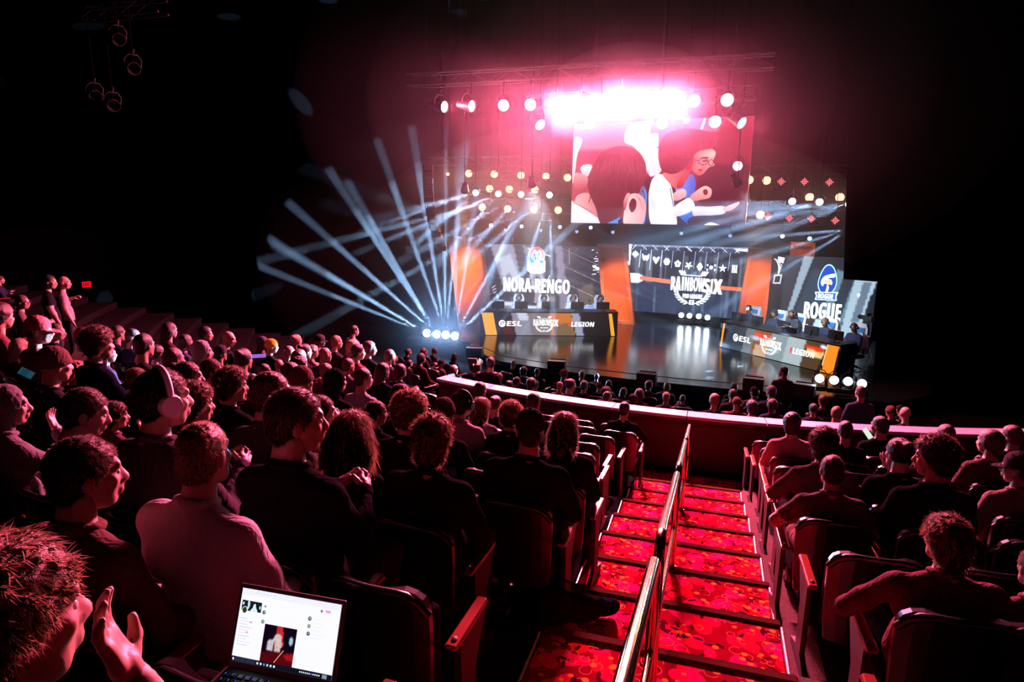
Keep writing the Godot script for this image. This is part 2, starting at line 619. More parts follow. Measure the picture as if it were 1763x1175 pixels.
func centre_texture() -> ImageTexture:
	var c := soft(92, 56, 920, 560, Color(0.12, 0.13, 0.19), func(q: Canvas):
		var r := RandomNumberGenerator.new()
		r.seed = 4
		for i in 40:
			var k := r.randf_range(0.1, 0.36)
			var x := r.randf() * 92
			q.shape([x, 8, x + r.randf_range(1, 2.5), 8, x + 2, 52, x, 52], Color(k, k * 1.04, k * 1.2))
		q.shape([0, 30, 92, 34, 92, 56, 0, 56], Color(0.13, 0.17, 0.26))
		for i in 30:
			var k := r.randf_range(0.14, 0.34)
			var x := r.randf() * 92
			q.shape([x, 34, x + 1.5, 34, x + 1.5, 56, x, 56], Color(k * 0.8, k, k * 1.3))
		q.ellipse(2, 28, 12, 4.5, Color(0.85, 0.92, 1))
		q.ellipse(0, 28, 8, 2.6, Color(1, 1, 1)))
	var w := Color(0.96, 0.98, 1)
	c.shape([0, 0, 920, 0, 920, 10, 0, 18], Color(0.4, 0.43, 0.52))
	for i in 20:
		var x := 60.0 + i * 44
		c.line(Vector2(x, 4), Vector2(x + (44 if i % 2 else -30), 42), 7 if i % 4 == 1 else 3, Color(0.62, 0.66, 0.76) if i % 3 else w)
	c.shape([820, 8, 918, 10, 918, 30, 830, 26], Color(0.7, 0.75, 0.85))
	c.shape([0, 0, 24, 0, 16, 170, 8, 170], w)
	for i in 9:
		var x := 100.0 + i * 86
		c.line(Vector2(x, 40), Vector2(x - 8, 190 + 20 * sin(i * 2.0)), 5 if i < 3 else 2.5, Color(0.78, 0.82, 0.92))
	c.shape([102, 262, 350, 278, 350, 312, 102, 292], Color(1.0, 0.42, 0.3))
	c.shape([690, 304, 900, 312, 900, 340, 690, 334], Color(1.0, 0.4, 0.27))
	# a garland of white shapes, one for each nation
	var yy := [82, 104, 122, 132, 146, 155, 162, 164, 164, 168]
	for i in 10:
		var o := Vector2(56.0 + i * 85.5, yy[i])
		match i:
			0: c.shape([0, -34, 8, -18, 18, -24, 16, -6, 30, -10, 24, 8, 12, 12, 14, 22, 2, 18, 2, 34, -2, 34, -2, 18, -14, 22, -12, 12, -24, 8, -30, -10, -16, -6, -18, -24, -8, -18], w, o)
			1: c.shape([-30, -34, -10, -10, 0, -18, 10, -10, 30, -34, 26, 8, 12, 30, 0, 20, -12, 30, -26, 8], w, o)
			2: c.shape([0, 36, -28, -8, -26, -24, -12, -26, 0, -12, 14, -28, 28, -26, 24, -6], w, o)
			3: for k in 6: c.ellipse(o.x + 13 * cos(k * TAU / 6), o.y + 16 * sin(k * TAU / 6), 13, 14, w)
			4: for k in 5: c.ellipse(o.x + 16 * sin(k * TAU / 5), o.y - 18 * cos(k * TAU / 5), 10, 12, w)
			5: for k in 5: c.ellipse(o.x + 15 * sin(k * TAU / 5 + 0.5), o.y - 16 * cos(k * TAU / 5 + 0.5), 6, 15, w, k * TAU / 5 + 0.5)
			6:
				for k in 6: c.ellipse(o.x + 15 * cos(k * TAU / 6), o.y + 18 * sin(k * TAU / 6), 8, 10, w)
				c.shape([-5, -32, 5, -32, 5, 32, -5, 32], w, o)
			7:
				c.ellipse(o.x, o.y, 14, 15, w)
				for k in 4: c.ellipse(o.x + 28 * (1 if k & 1 else -1), o.y + 18 * (1 if k & 2 else -1), 7, 8, w)
			8: c.shape([0, -32, 7, -8, 30, -8, 12, 7, 18, 30, 0, 16, -18, 30, -12, 7, -30, -8, -7, -8], w, o)
			9:
				for k in 3: c.shape([-18 + k * 14, -30, -8 + k * 14, -34, -9 + k * 14, 32, -19 + k * 14, 28], w, o)
	league_crest(c, 545, 316, 1.75, true)
	return c.tex()

func left_led_texture() -> ImageTexture:
	var c := soft(80, 50, 960, 600, Color(0.16, 0.14, 0.19), func(q: Canvas):
		q.shape([6, 0, 22, 0, 30, 30, 16, 34], Color(0.46, 0.48, 0.55))
		q.shape([22, 0, 28, 0, 36, 34, 29, 30], Color(0.17, 0.15, 0.2))
		q.shape([28, 0, 42, 4, 44, 30, 36, 34], Color(0.4, 0.42, 0.5))
		q.shape([12, 10, 20, 6, 26, 22, 18, 34, 15, 24], Color(0.6, 0.63, 0.7))
		q.shape([17, 22, 20, 20, 24, 34, 18, 34], Color(0.42, 0.44, 0.52))
		q.shape([33, 18, 38, 14, 43, 24, 40, 38, 34, 30], Color(0.56, 0.58, 0.66))
		q.shape([12, 40, 44, 44, 44, 50, 14, 50], Color(0.66, 0.7, 0.78))
		q.shape([16, 44, 36, 46, 30, 50, 16, 50], Color(0.36, 0.38, 0.46))
		q.shape([49, 0, 54, 0, 60, 50, 54, 50], Color(0.4, 0.38, 0.46))
		q.shape([58, 6, 80, 10, 80, 50, 66, 50], Color(0.14, 0.12, 0.17))
		q.shape([44, 36, 50, 36, 50, 50, 44, 50], Color(0.45, 0.34, 0.24))
		q.shape([64, 30, 74, 24, 76, 50, 68, 50], Color(0.3, 0.26, 0.24))
		q.shape([0, 0, 6, 0, 10, 50, 0, 50], Color(0.2, 0.17, 0.22)))
	var w := Color(1, 1, 1)
	var g := Color(0.55, 0.52, 0.6)
	for y in range(0, 600, 6): c.span(y, 90, 500, c.im.get_pixel(250, y).lightened(0.06)) if y % 48 == 0 else null
	for i in 16:
		var x := 640.0 + (i * 67) % 300
		c.line(Vector2(x, 20 + i * 31), Vector2(x + 60 + i * 5, 44 + i * 33), 2.5, g)
	c.line(Vector2(700, 20), Vector2(704, 150), 5, g)
	c.line(Vector2(380, 30), Vector2(560, 90), 6, w)
	for i in 12: c.line(Vector2(870 + (i * 37) % 80, 30 + i * 18), Vector2(886 + (i * 53) % 70, 24 + i * 18), 6, Color(0.88, 0.86, 0.92))
	c.shape([880, 150, 950, 176, 956, 200, 884, 170], w)
	# trophy figure between the letters
	c.smooth([436, 250, 466, 242, 486, 270, 471, 320, 481, 390, 466, 480, 436, 486, 444, 400, 436, 330, 418, 280], Color(0.5, 0.47, 0.52))
	c.smooth([442, 265, 466, 262, 466, 290, 446, 292], Color(0.3, 0.26, 0.32))
	c.smooth([452, 340, 466, 350, 462, 390, 450, 385], Color(0.35, 0.3, 0.36))
	c.line(Vector2(526, 320), Vector2(556, 250), 4, w)
	for i in 7: c.line(Vector2(92 + i * 6, 380 + i * 22), Vector2(120 + i * 4, 356 + i * 26), 5, Color(0.85, 0.85, 0.9))
	# round club crest over a ribbon
	c.ellipse(448, 92, 66, 80, w)
	c.shape([378, 134, 386, 120, 510, 120, 520, 134, 520, 220, 486, 238, 410, 238, 376, 216], w)
	c.ellipse(448, 80, 57, 68, Color(0.95, 0.3, 0.38))
	c.smooth([406, 110, 418, 60, 436, 38, 454, 52, 476, 38, 490, 70, 490, 120, 466, 146, 426, 146], Color(1, 1, 1))
	c.smooth([424, 78, 436, 66, 444, 80, 432, 96], Color(0.2, 0.5, 0.75))
	c.smooth([458, 70, 472, 66, 478, 84, 464, 92], Color(0.25, 0.6, 0.8))
	c.smooth([394, 134, 412, 120, 436, 136, 418, 156], Color(0.1, 0.55, 0.9))
	c.smooth([472, 134, 490, 122, 506, 140, 486, 152], Color(0.15, 0.6, 0.95))
	for i in 9: c.shape([-34, -80, -24, -80, -24, -46, -34, -46], Color(0.12, 0.6, 0.85) if i % 3 else Color(0.1, 0.25, 0.55), Vector2(390 + i * 13.4, 172 + (i * 7) % 5))
	c.letters("NORA-RENGO", Rect2(190, 282, 520, 118), w, 0.0, true, 0.022)
	return c.tex()

func right_led_texture() -> ImageTexture:
	var c := soft(84, 56, 1008, 672, Color(0.1, 0.12, 0.16), func(q: Canvas):
		q.shape([0, 0, 16, 0, 12, 56, 0, 56], Color(0.06, 0.05, 0.07))
		q.shape([12, 0, 24, 0, 16, 40, 10, 50], Color(0.16, 0.16, 0.19))
		q.shape([26, 0, 34, 0, 20, 44, 16, 44], Color(0.45, 0.52, 0.57))
		q.shape([34, 8, 52, 10, 44, 40, 24, 40], Color(0.14, 0.19, 0.25))
		q.shape([53, 8, 72, 12, 58, 56, 40, 56], Color(0.3, 0.4, 0.46))
		q.shape([60, 8, 68, 10, 56, 56, 48, 56], Color(0.12, 0.15, 0.19))
		q.shape([68, 10, 84, 14, 74, 56, 60, 56], Color(0.5, 0.58, 0.63))
		q.shape([74, 16, 80, 16, 74, 44, 68, 44], Color(0.3, 0.36, 0.42))
		q.shape([80, 26, 84, 20, 84, 56, 74, 56], Color(0.08, 0.1, 0.13))
		q.shape([18, 40, 36, 44, 34, 52, 16, 48], Color(0.32, 0.13, 0.1))
		q.shape([18, 47, 36, 50, 36, 53, 18, 50], Color(0.95, 0.3, 0.14))
		q.shape([40, 44, 56, 46, 52, 56, 38, 56], Color(0.6, 0.68, 0.72)))
	var w := Color(1, 1, 1)
	for i in 8: c.line(Vector2(20 + i * 12, 30 + i * 9), Vector2(120 - i * 9, 60 + i * 28), 6, Color(0.75, 0.77, 0.82))
	c.shape([60, 10, 130, 20, 120, 70, 66, 60], Color(0.7, 0.74, 0.8))
	c.shape([40, 170, 120, 165, 110, 250, 30, 250], Color(0.65, 0.66, 0.7))
	c.shape([52, 184, 104, 180, 98, 236, 46, 238], Color(0.06, 0.05, 0.07))
	c.ellipse(858, 300, 14, 16, Color(0.75, 0.85, 0.9))
	# hooded emblem with a clenched fist
	var o := Vector2(560, 206)
	c.smooth([0, -148, 50, -120, 84, -40, 86, 30, 50, 96, 0, 106, -54, 96, -88, 34, -80, -40, -46, -120], Color(0.62, 0.9, 1), o)
	c.smooth([0, -138, 44, -112, 76, -38, 78, 28, 44, 90, 0, 98, -48, 90, -80, 30, -72, -38, -40, -112], Color(0.07, 0.22, 0.6), o)
	c.smooth([-62, 10, -40, -40, 10, -62, 66, -70, 62, -40, 20, -34, -20, -12, -38, 40], Color(0.72, 0.95, 1), o)
	c.smooth([-34, -4, -16, -20, 8, -24, 34, -18, 48, 6, 40, 26, 22, 20, 4, 28, -10, 16, -26, 20], Color(0.97, 0.72, 0.58), o)
	c.smooth([0, 30, 14, 34, 20, 54, 10, 86, -10, 88, -4, 60], Color(0.75, 0.9, 1), o)
	for k in 3: c.line(o + Vector2(-18 + k * 17, -12), o + Vector2(-14 + k * 17, 10), 3, Color(0.5, 0.25, 0.2))
	c.shape([-110, 92, 112, 82, 98, 120, 106, 156, -102, 160, -92, 126], Color(0.75, 0.95, 1), o)
	c.shape([-94, 100, 96, 92, 86, 120, 92, 148, -88, 152, -80, 126], Color(0.1, 0.3, 0.7), o)
	c.letters("ROGUE", Rect2(o.x - 72, o.y + 104, 140, 40), w)
	c.letters("ROGUE", Rect2(368, 388, 346, 140), w, 0.0, true, 0.03)
	c.line(Vector2(530, 540), Vector2(540, 672), 5, Color(0.8, 0.86, 0.9))
	c.line(Vector2(568, 540), Vector2(552, 672), 5, Color(0.8, 0.86, 0.9))
	return c.tex()

func desk_texture(second: bool) -> ImageTexture:
	var c := soft(100, 18, 1200, 216, Color(0.1, 0.09, 0.11), func(q: Canvas):
		if second:
			q.shape([0, 0, 8, 0, 4, 18, 0, 18], Color(0.05, 0.05, 0.06))
			q.shape([8, 0, 26, 0, 22, 18, 4, 18], Color(0.18, 0.2, 0.24))
			q.shape([26, 0, 34, 0, 30, 18, 22, 18], Color(0.42, 0.44, 0.46))
			q.shape([34, 0, 48, 0, 44, 18, 30, 18], Color(0.5, 0.3, 0.14))
			q.shape([33, 2, 48, 2, 47, 6, 33, 5], Color(1, 0.25, 0.12))
			q.shape([34, 10, 45, 10, 44, 18, 33, 18], Color(0.75, 0.62, 0.5))
			q.shape([48, 0, 62, 0, 58, 18, 44, 18], Color(0.5, 0.56, 0.58))
			q.shape([62, 0, 76, 0, 73, 18, 58, 18], Color(0.62, 0.68, 0.7))
			q.shape([76, 0, 92, 0, 86, 18, 73, 18], Color(0.3, 0.22, 0.14))
			q.shape([77, 5, 90, 5, 89, 10, 76, 9], Color(0.95, 0.75, 0.5))
			q.shape([76, 3, 90, 3, 89, 6, 76, 5], Color(0.9, 0.2, 0.08))
		else:
			q.shape([9, 0, 22, 0, 26, 18, 13, 18], Color(0.12, 0.09, 0.1))
			q.shape([14, 5, 22, 6, 25, 18, 17, 18], Color(0.3, 0.08, 0.08))
			q.shape([22, 0, 35, 0, 38, 18, 26, 18], Color(0.52, 0.52, 0.58))
			q.shape([26, 0, 34, 0, 36, 6, 28, 6], Color(0.75, 0.77, 0.84))
			q.shape([34, 0, 50, 0, 52, 18, 38, 18], Color(0.46, 0.42, 0.44))
			q.shape([50, 0, 66, 0, 69, 18, 52, 18], Color(0.75, 0.42, 0.12))
			q.shape([53, 9, 66, 8, 68, 18, 54, 18], Color(0.45, 0.36, 0.26))
			q.shape([66, 0, 72, 0, 76, 18, 70, 18], Color(0.55, 0.58, 0.68))
			q.shape([72, 0, 100, 0, 100, 18, 76, 18], Color(0.08, 0.07, 0.08)))
	var w := Color(1, 1, 1)
	var a := Color(1.0, 0.64, 0.16)
	if second:
		c.shape([0, 0, 40, 0, 20, 216, 0, 216], Color(0.02, 0.02, 0.025))
		c.shape([34, 0, 56, 0, 32, 216, 12, 216], a)
		c.shape([1108, 0, 1200, 0, 1170, 216, 1070, 216], Color(0.95, 0.52, 0.13))
		c.shape([1100, 0, 1110, 0, 1070, 216, 1060, 216], Color(1, 0.75, 0.4))
	else:
		c.shape([8, 0, 110, 0, 146, 216, 46, 216], a)
		c.shape([0, 0, 10, 0, 46, 216, 0, 216], Color(0.02, 0.02, 0.025))
		c.shape([1120, 0, 1150, 0, 1182, 216, 1150, 216], a)
		c.shape([1150, 0, 1200, 0, 1200, 216, 1182, 216], Color(0.02, 0.02, 0.025))
	var x0 := 168.0
	c.ellipse(x0 + 22, 104, 30, 34, w)
	c.hoop(x0 + 22, 104, 15, 18, 6, Color(0.2, 0.2, 0.24), 2.4, 6.0)
	c.line(Vector2(x0 + 6, 120), Vector2(x0 + 40, 84), 5, Color(0.2, 0.2, 0.24))
	c.letters("ESL", Rect2(x0 + 62, 80, 128, 48), w, 0.1)
	league_crest(c, 570, 96, 0.98, false)
	c.shape([772, 82, 788, 82, 782, 128, 768, 128], Color(1, 0.2, 0.25))
	c.letters("LEGION", Rect2(796, 82, 196, 46), w, 0.12)
	return c.tex()

func video_texture() -> ImageTexture:
	# a live close-up: one player from behind, another in profile with glasses, in blue and white jackets
	var c := soft(52, 30, 1040, 600, Color(0.55, 0.13, 0.2), func(q: Canvas):
		q.shape([0, 0, 30, 0, 28, 14, 0, 18], Color(0.93, 0.5, 0.6))
		q.shape([0, 8, 16, 8, 14, 30, 0, 30], Color(0.72, 0.24, 0.33))
		q.shape([26, 0, 44, 0, 42, 8, 26, 8], Color(0.86, 0.42, 0.56))
		q.shape([40, 4, 52, 2, 52, 14, 40, 14], Color(0.5, 0.1, 0.15))
		q.shape([38, 13, 52, 13, 52, 30, 38, 30], Color(0.3, 0.06, 0.12)))
	var at := Vector2(-124 * 0.67, -130 * 0.69)
	var s := Vector2(0.67, 0.69)
	var dn := Vector2(0, 1)
	var rt := Vector2(1, 0)
	var w := Color(1, 0.97, 0.99)
	var pk := Color(0.96, 0.78, 0.84)
	var r := RandomNumberGenerator.new()
	r.seed = 9
	# pale shirts of people behind
	c.tone([660, 150, 830, 130, 832, 232, 900, 244, 912, 400, 946, 540, 860, 600, 790, 490, 700, 350, 606, 300, 612, 200], w, Color(0.98, 0.86, 0.9), dn, at, s)
	c.tone([130, 270, 212, 270, 168, 400, 152, 540, 128, 640], w, pk, dn, at, s)
	c.tone([200, 520, 240, 484, 310, 490, 300, 560, 250, 590], w, Color(0.95, 0.75, 0.78), dn, at, s)
	c.tone([150, 560, 240, 570, 280, 620, 240, 690, 150, 700], Color(0.93, 0.65, 0.66), Color(0.7, 0.28, 0.32), dn, at, s)
	c.line(at + Vector2(1262, 220) * s, at + Vector2(1290, 130) * s, 16, Color(0.97, 0.8, 0.95))
	# player in profile: jacket, neck, face
	c.tone([780, 660, 880, 590, 1010, 600, 1080, 690, 1180, 590, 1240, 600, 1250, 720, 1230, 1010, 820, 1010, 790, 820], Color(0.36, 0.12, 0.2), Color(0.14, 0.05, 0.12), dn, at, s)
	c.tone([752, 720, 800, 672, 830, 760, 820, 1000, 780, 1000], Color(0.35, 0.62, 0.95), Color(0.2, 0.45, 0.85), dn, at, s)
	c.tone([1165, 600, 1215, 580, 1245, 640, 1240, 730, 1190, 790, 1110, 730, 1080, 700], Color(0.4, 0.68, 1.0), Color(0.12, 0.32, 0.75), rt, at, s)
	c.tone([1110, 900, 1240, 850, 1245, 940, 1230, 1010, 1180, 980], Color(0.2, 0.45, 0.9), Color(0.12, 0.3, 0.7), dn, at, s)
	c.tone([880, 600, 960, 580, 1040, 680, 1074, 840, 1098, 1020, 890, 1014, 846, 800, 850, 690], w, Color(0.9, 0.92, 1), dn, at, s)
	for i in 5: c.line(at + Vector2(866 + i * 8, 760 + i * 12) * s, at + Vector2(880 + i * 14, 1000) * s, 4, Color(0.82, 0.83, 0.95))
	c.line(at + Vector2(1030, 690) * s, at + Vector2(1068, 850) * s, 5, Color(0.45, 0.4, 0.55))
	c.tone([960, 570, 1080, 560, 1200, 520, 1170, 620, 1090, 700, 1020, 650], Color(0.9, 0.5, 0.5), Color(0.66, 0.24, 0.28), rt, at, s)
	c.tone([1230, 360, 1330, 370, 1390, 400, 1386, 450, 1374, 476, 1392, 506, 1366, 520, 1352, 524, 1330, 545, 1300, 580, 1262, 590, 1215, 560, 1190, 500, 1200, 420], Color(0.74, 0.32, 0.34), Color(0.99, 0.7, 0.66), Vector2(0.8, -0.6), at, s)
	c.tone([1270, 390, 1380, 402, 1376, 440, 1290, 440], Color(0.9, 0.55, 0.52), Color(1, 0.78, 0.74), rt, at, s)
	c.tone([1226, 470, 1280, 500, 1270, 560, 1216, 540], Color(0.8, 0.4, 0.4), Color(0.9, 0.54, 0.52), rt, at, s)
	c.smooth([1262, 538, 1292, 542, 1290, 556, 1262, 552], Color(0.6, 0.12, 0.18), at, s)
	c.smooth([1262, 554, 1286, 558, 1278, 566, 1262, 562], Color(0.85, 0.36, 0.38), at, s)
	c.smooth([1280, 446, 1330, 442, 1334, 450, 1284, 454], Color(0.35, 0.08, 0.1), at, s)
	c.smooth([1292, 470, 1326, 468, 1324, 478, 1294, 480], Color(0.3, 0.08, 0.1), at, s)
	c.hoop((1296 - 124) * 0.67, (478 - 130) * 0.69, 26, 18, 3.5, Color(0.32, 0.1, 0.13))
	c.hoop((1360 - 124) * 0.67, (488 - 130) * 0.69, 13, 17, 3.5, Color(0.32, 0.1, 0.13))
	c.line(at + Vector2(1212, 456) * s, at + Vector2(1258, 474) * s, 3.5, Color(0.32, 0.1, 0.13))
	c.tone([1160, 500, 1200, 430, 1216, 440, 1210, 500, 1180, 540, 1160, 540], Color(0.85, 0.12, 0.14), Color(0.65, 0.1, 0.14), dn, at, s)
	c.tone([1110, 600, 1156, 596, 1140, 680, 1086, 690], Color(0.9, 0.3, 0.32), Color(0.7, 0.14, 0.2), dn, at, s)
	# his thick curly hair
	var dark := Color(0.4, 0.06, 0.11)
	c.tone([912, 420, 916, 330, 960, 256, 1040, 220, 1140, 206, 1260, 224, 1350, 250, 1416, 292, 1392, 350, 1340, 380, 1270, 386, 1222, 420, 1190, 470, 1150, 520, 1070, 572, 990, 566, 936, 520], Color(0.66, 0.22, 0.3), dark, dn, at, s)
	for i in 520:
		var a := r.randf() * TAU
		var p := at + Vector2(1110 + cos(a) * r.randf() * 200, 370 + sin(a) * r.randf() * 180 - (30.0 if r.randf() < 0.3 else 0.0)) * s
		if p.x > (1215 - 124) * 0.67 and p.y > (385 - 130) * 0.69: continue
		var k := clampf(1.0 - (p.y / 600.0) * 1.8 + r.randf_range(-0.35, 0.35), 0, 1)
		c.hoop(p.x, p.y, r.randf_range(5, 13), r.randf_range(4, 10), 2, dark.lerp(Color(0.8, 0.34, 0.44), k * 0.8), a, a + 2.6)
	for i in 60:
		var x := r.randf_range(1200, 1410)
		c.line(at + Vector2(x, 250 + (x - 1200) * 0.16) * s, at + Vector2(x + r.randf_range(-10, 34), 330 + r.randf() * 50) * s, 2.5, dark.lerp(Color(0.75, 0.3, 0.38), r.randf() * 0.7))
	# his raised hand and sleeves
	c.tone([1070, 860, 1140, 800, 1210, 776, 1252, 850, 1200, 900, 1090, 930], w, Color(0.8, 0.8, 0.92), dn, at, s)
	c.tone([1205, 764, 1270, 704, 1326, 676, 1376, 700, 1384, 740, 1366, 776, 1300, 790, 1240, 800], Color(1, 0.78, 0.74), Color(0.86, 0.5, 0.5), dn, at, s)
	c.smooth([1312, 712, 1338, 704, 1352, 730, 1338, 752, 1318, 742], Color(0.5, 0.14, 0.2), at, s)
	c.tone([1060, 740, 1130, 700, 1170, 720, 1160, 770, 1080, 800], Color(0.97, 0.78, 0.78), Color(0.85, 0.55, 0.6), dn, at, s)
	c.tone([1245, 850, 1360, 846, 1496, 844, 1500, 900, 1400, 918, 1250, 926], Color(0.97, 0.94, 0.98), Color(0.74, 0.72, 0.86), dn, at, s)
	for i in 7: c.line(at + Vector2(1280 + i * 32, 852) * s, at + Vector2(1270 + i * 32, 912) * s, 3, Color(0.8, 0.78, 0.9))
	c.tone([1490, 856, 1560, 822, 1612, 806, 1606, 834, 1560, 872, 1500, 884], Color(1, 0.82, 0.8), Color(0.9, 0.6, 0.6), dn, at, s)
	c.smooth([1240, 930, 1500, 924, 1680, 960, 1680, 1010, 1240, 1010], Color(0.16, 0.05, 0.1), at, s)
	c.smooth([1310, 1020, 1390, 976, 1500, 1010, 1510, 1034, 1320, 1034], w, at, s)
	for i in 9: c.line(at + Vector2(1456 + i * 12, 960) * s, at + Vector2(1446 + i * 12, 1000) * s, 3, Color(0.42, 0.32, 0.4))
	# player from behind: neck, jacket, hair, hand at his mouth
	c.tone([160, 790, 250, 730, 360, 770, 420, 900, 430, 1010, 200, 1000], Color(0.96, 0.7, 0.7), Color(0.78, 0.4, 0.44), rt, at, s)
	c.tone([110, 810, 190, 830, 300, 900, 420, 1004, 110, 1004], w, Color(0.95, 0.88, 0.95), dn, at, s)
	c.line(at + Vector2(130, 806) * s, at + Vector2(330, 910) * s, 6, Color(0.7, 0.4, 0.5))
	c.tone([330, 480, 390, 390, 500, 340, 620, 336, 730, 380, 800, 480, 806, 590, 760, 720, 640, 800, 560, 1010, 420, 1010, 360, 860, 290, 720, 280, 600], Color(0.62, 0.2, 0.29), Color(0.4, 0.07, 0.13), dn, at, s)
	for i in 420:
		var x := r.randf_range(320, 790)
		var y0 := 380 + absf(x - 570) * 0.42 + r.randf() * 260
		var k := clampf(1.15 - (y0 - 380) / 330.0 + r.randf_range(-0.4, 0.3), 0, 1)
		c.line(at + Vector2(x, y0) * s, at + Vector2(x + (x - 570) * 0.16 + r.randf_range(-8, 8), y0 + r.randf_range(40, 120)) * s, 1.8, Color(0.4, 0.07, 0.13).lerp(Color(0.86, 0.5, 0.56), k * 0.6))
	c.tone([640, 1010, 628, 900, 650, 790, 690, 740, 760, 744, 816, 800, 828, 900, 790, 1010], Color(1, 0.82, 0.82), Color(0.9, 0.6, 0.62), rt, at, s)
	c.smooth([672, 830, 700, 780, 734, 800, 736, 860, 706, 900, 682, 880], Color(0.46, 0.1, 0.17), at, s)
	c.tone([620, 800, 650, 736, 676, 742, 660, 800, 640, 880, 624, 860], Color(0.95, 0.68, 0.68), Color(0.7, 0.3, 0.34), dn, at, s)
	for q in [[760, 770, 800, 880], [730, 750, 770, 800]]: c.line(at + Vector2(q[0], q[1]) * s, at + Vector2(q[2], q[3]) * s, 3, Color(0.78, 0.44, 0.48))
	c.smooth([470, 1004, 560, 960, 590, 940, 580, 1004], Color(0.3, 0.58, 0.95), at, s)
	c.smooth([580, 970, 612, 960, 610, 1004, 584, 1004], Color(0.15, 0.1, 0.2), at, s)
	c.im.resize(400, 231, Image.INTERPOLATE_LANCZOS)
	c.im.resize(1040, 600, Image.INTERPOLATE_BILINEAR)
	return c.tex()

func laptop_texture() -> ImageTexture:
	var c := Canvas.new(800, 480, Color(0.97, 0.97, 1.0))
	c.shape([0, 0, 800, 0, 800, 40, 0, 40], Color(0.93, 0.94, 1))
	for i in 6: c.line(Vector2(110 + i * 30, 20), Vector2(130 + i * 30, 20), 5, Color(0.8, 0.85, 0.97))
	c.shape([14, 78, 176, 78, 176, 144, 14, 144], Color(0.03, 0.12, 0.16))
	c.smooth([60, 84, 74, 80, 80, 110, 66, 140, 56, 140, 62, 110], Color(0.8, 0.88, 0.92))
	c.smooth([110, 100, 124, 92, 132, 116, 146, 142, 90, 142, 104, 122], Color(0.85, 0.92, 0.95))
	c.ellipse(26, 100, 7, 10, Color(0.85, 0.95, 0.95))
	c.ellipse(164, 112, 7, 12, Color(0.7, 0.85, 0.9))
	c.ellipse(42, 142, 22, 24, Color(1, 1, 1))
	c.ellipse(42, 142, 18, 20, Color(0.16, 0.22, 0.1))
	for i in 10: c.line(Vector2(14, 196 + i * 19), Vector2(70 + (i * 37) % 60, 196 + i * 19), 4, Color(0.86, 0.82, 0.94) if i % 3 else Color(0.72, 0.8, 0.95))
	c.line(Vector2(100, 216), Vector2(118, 216), 9, Color(0.9, 0.55, 0.72))
	c.line(Vector2(80, 284), Vector2(98, 284), 9, Color(0.9, 0.55, 0.72))
	var spots := [[206, 96, 7], [202, 136, 13], [204, 196, 13], [654, 62, 8], [570, 122, 14], [572, 170, 13], [574, 218, 13]]
	for i in spots.size():
		c.ellipse(spots[i][0], spots[i][1], spots[i][2], spots[i][2], Color(0.12, 0.16, 0.26).lerp(Color(0.5, 0.66, 0.5), (i * 0.37) - floorf(i * 0.37)))
		c.ellipse(spots[i][0] + 2, spots[i][1] - 2, spots[i][2] * 0.4, spots[i][2] * 0.5, Color(0.7, 0.76, 0.8))
	c.line(Vector2(684, 60), Vector2(724, 60), 16, Color(0.95, 0.6, 0.92))
	for i in 6: c.line(Vector2(592, 122 + i * 24), Vector2(650 + (i * 29) % 40, 122 + i * 24), 3, Color(0.88, 0.9, 0.97))
	# the photograph in the post: a lit stage over a red crowd
	var p := soft(26, 24, 260, 246, Color(0.05, 0.02, 0.08), func(q: Canvas):
		q.shape([10, 0, 15, 0, 17, 12, 9, 12], Color(0.85, 0.15, 0.2))
		q.ellipse(12, 8, 3.4, 3, Color(1, 0.8, 0.8))
		q.shape([4, 10, 9, 8, 9, 16, 4, 16], Color(0.85, 0.8, 0.85))
		q.shape([10, 10, 16, 10, 15, 16, 10, 16], Color(0.95, 0.75, 0.7))
		q.ellipse(22.5, 8, 1.2, 3, Color(0.6, 0.85, 0.95))
		q.shape([0, 17, 26, 15, 26, 24, 0, 24], Color(0.3, 0.03, 0.06))
		q.shape([18, 17, 26, 15, 26, 20, 20, 20], Color(0.6, 0.08, 0.1)))
	speckle(p.im, 0.8, 1, 8)
	c.im.blit_rect(p.im, Rect2i(0, 0, 260, 246), Vector2i(226, 206))
	c.line(Vector2(340, 440), Vector2(404, 352), 6, Color(0.95, 0.6, 0.55))
	c.shape([0, 446, 800, 446, 800, 480, 0, 480], Color(0.05, 0.07, 0.12))
	c.shape([24, 449, 196, 449, 196, 478, 24, 478], Color(0.14, 0.17, 0.24))
	for i in 6: c.shape([0, 0, 14, 0, 14, 14, 0, 14], [Color(0.9, 0.9, 1), Color(0.85, 0.95, 0.85), Color(0.4, 0.5, 0.95), Color(0.7, 0.9, 0.85), Color(0.9, 0.92, 0.97), Color(0.95, 0.95, 1)][i], Vector2(206 + i * 27, 457))
	for i in 11: c.shape([0, 0, 9, 0, 9, 10, 0, 10], Color(0.85, 0.88, 0.97) if i != 6 else Color(0.35, 0.5, 1), Vector2(548 + i * 15, 458))
	c.shape([726, 452, 762, 452, 762, 476, 726, 476], Color(0.55, 0.58, 0.66))
	c.shape([8, 456, 20, 456, 20, 472, 8, 472], w_of())
	return c.tex()

func w_of() -> Color:
	return Color(0.95, 0.96, 1)


# ------------------------------------------------------------------ the room
func slab(called: String, c: Vector3, s: Vector3, m: Material, root: Node = self) -> MeshInstance3D:
	var b := MB.new()
	b.box(Vector3.ZERO, s)
	var o := part(called, b.mesh(), m, root)
	o.position = c
	if root == self: o.set_meta("kind", "structure")
	return o

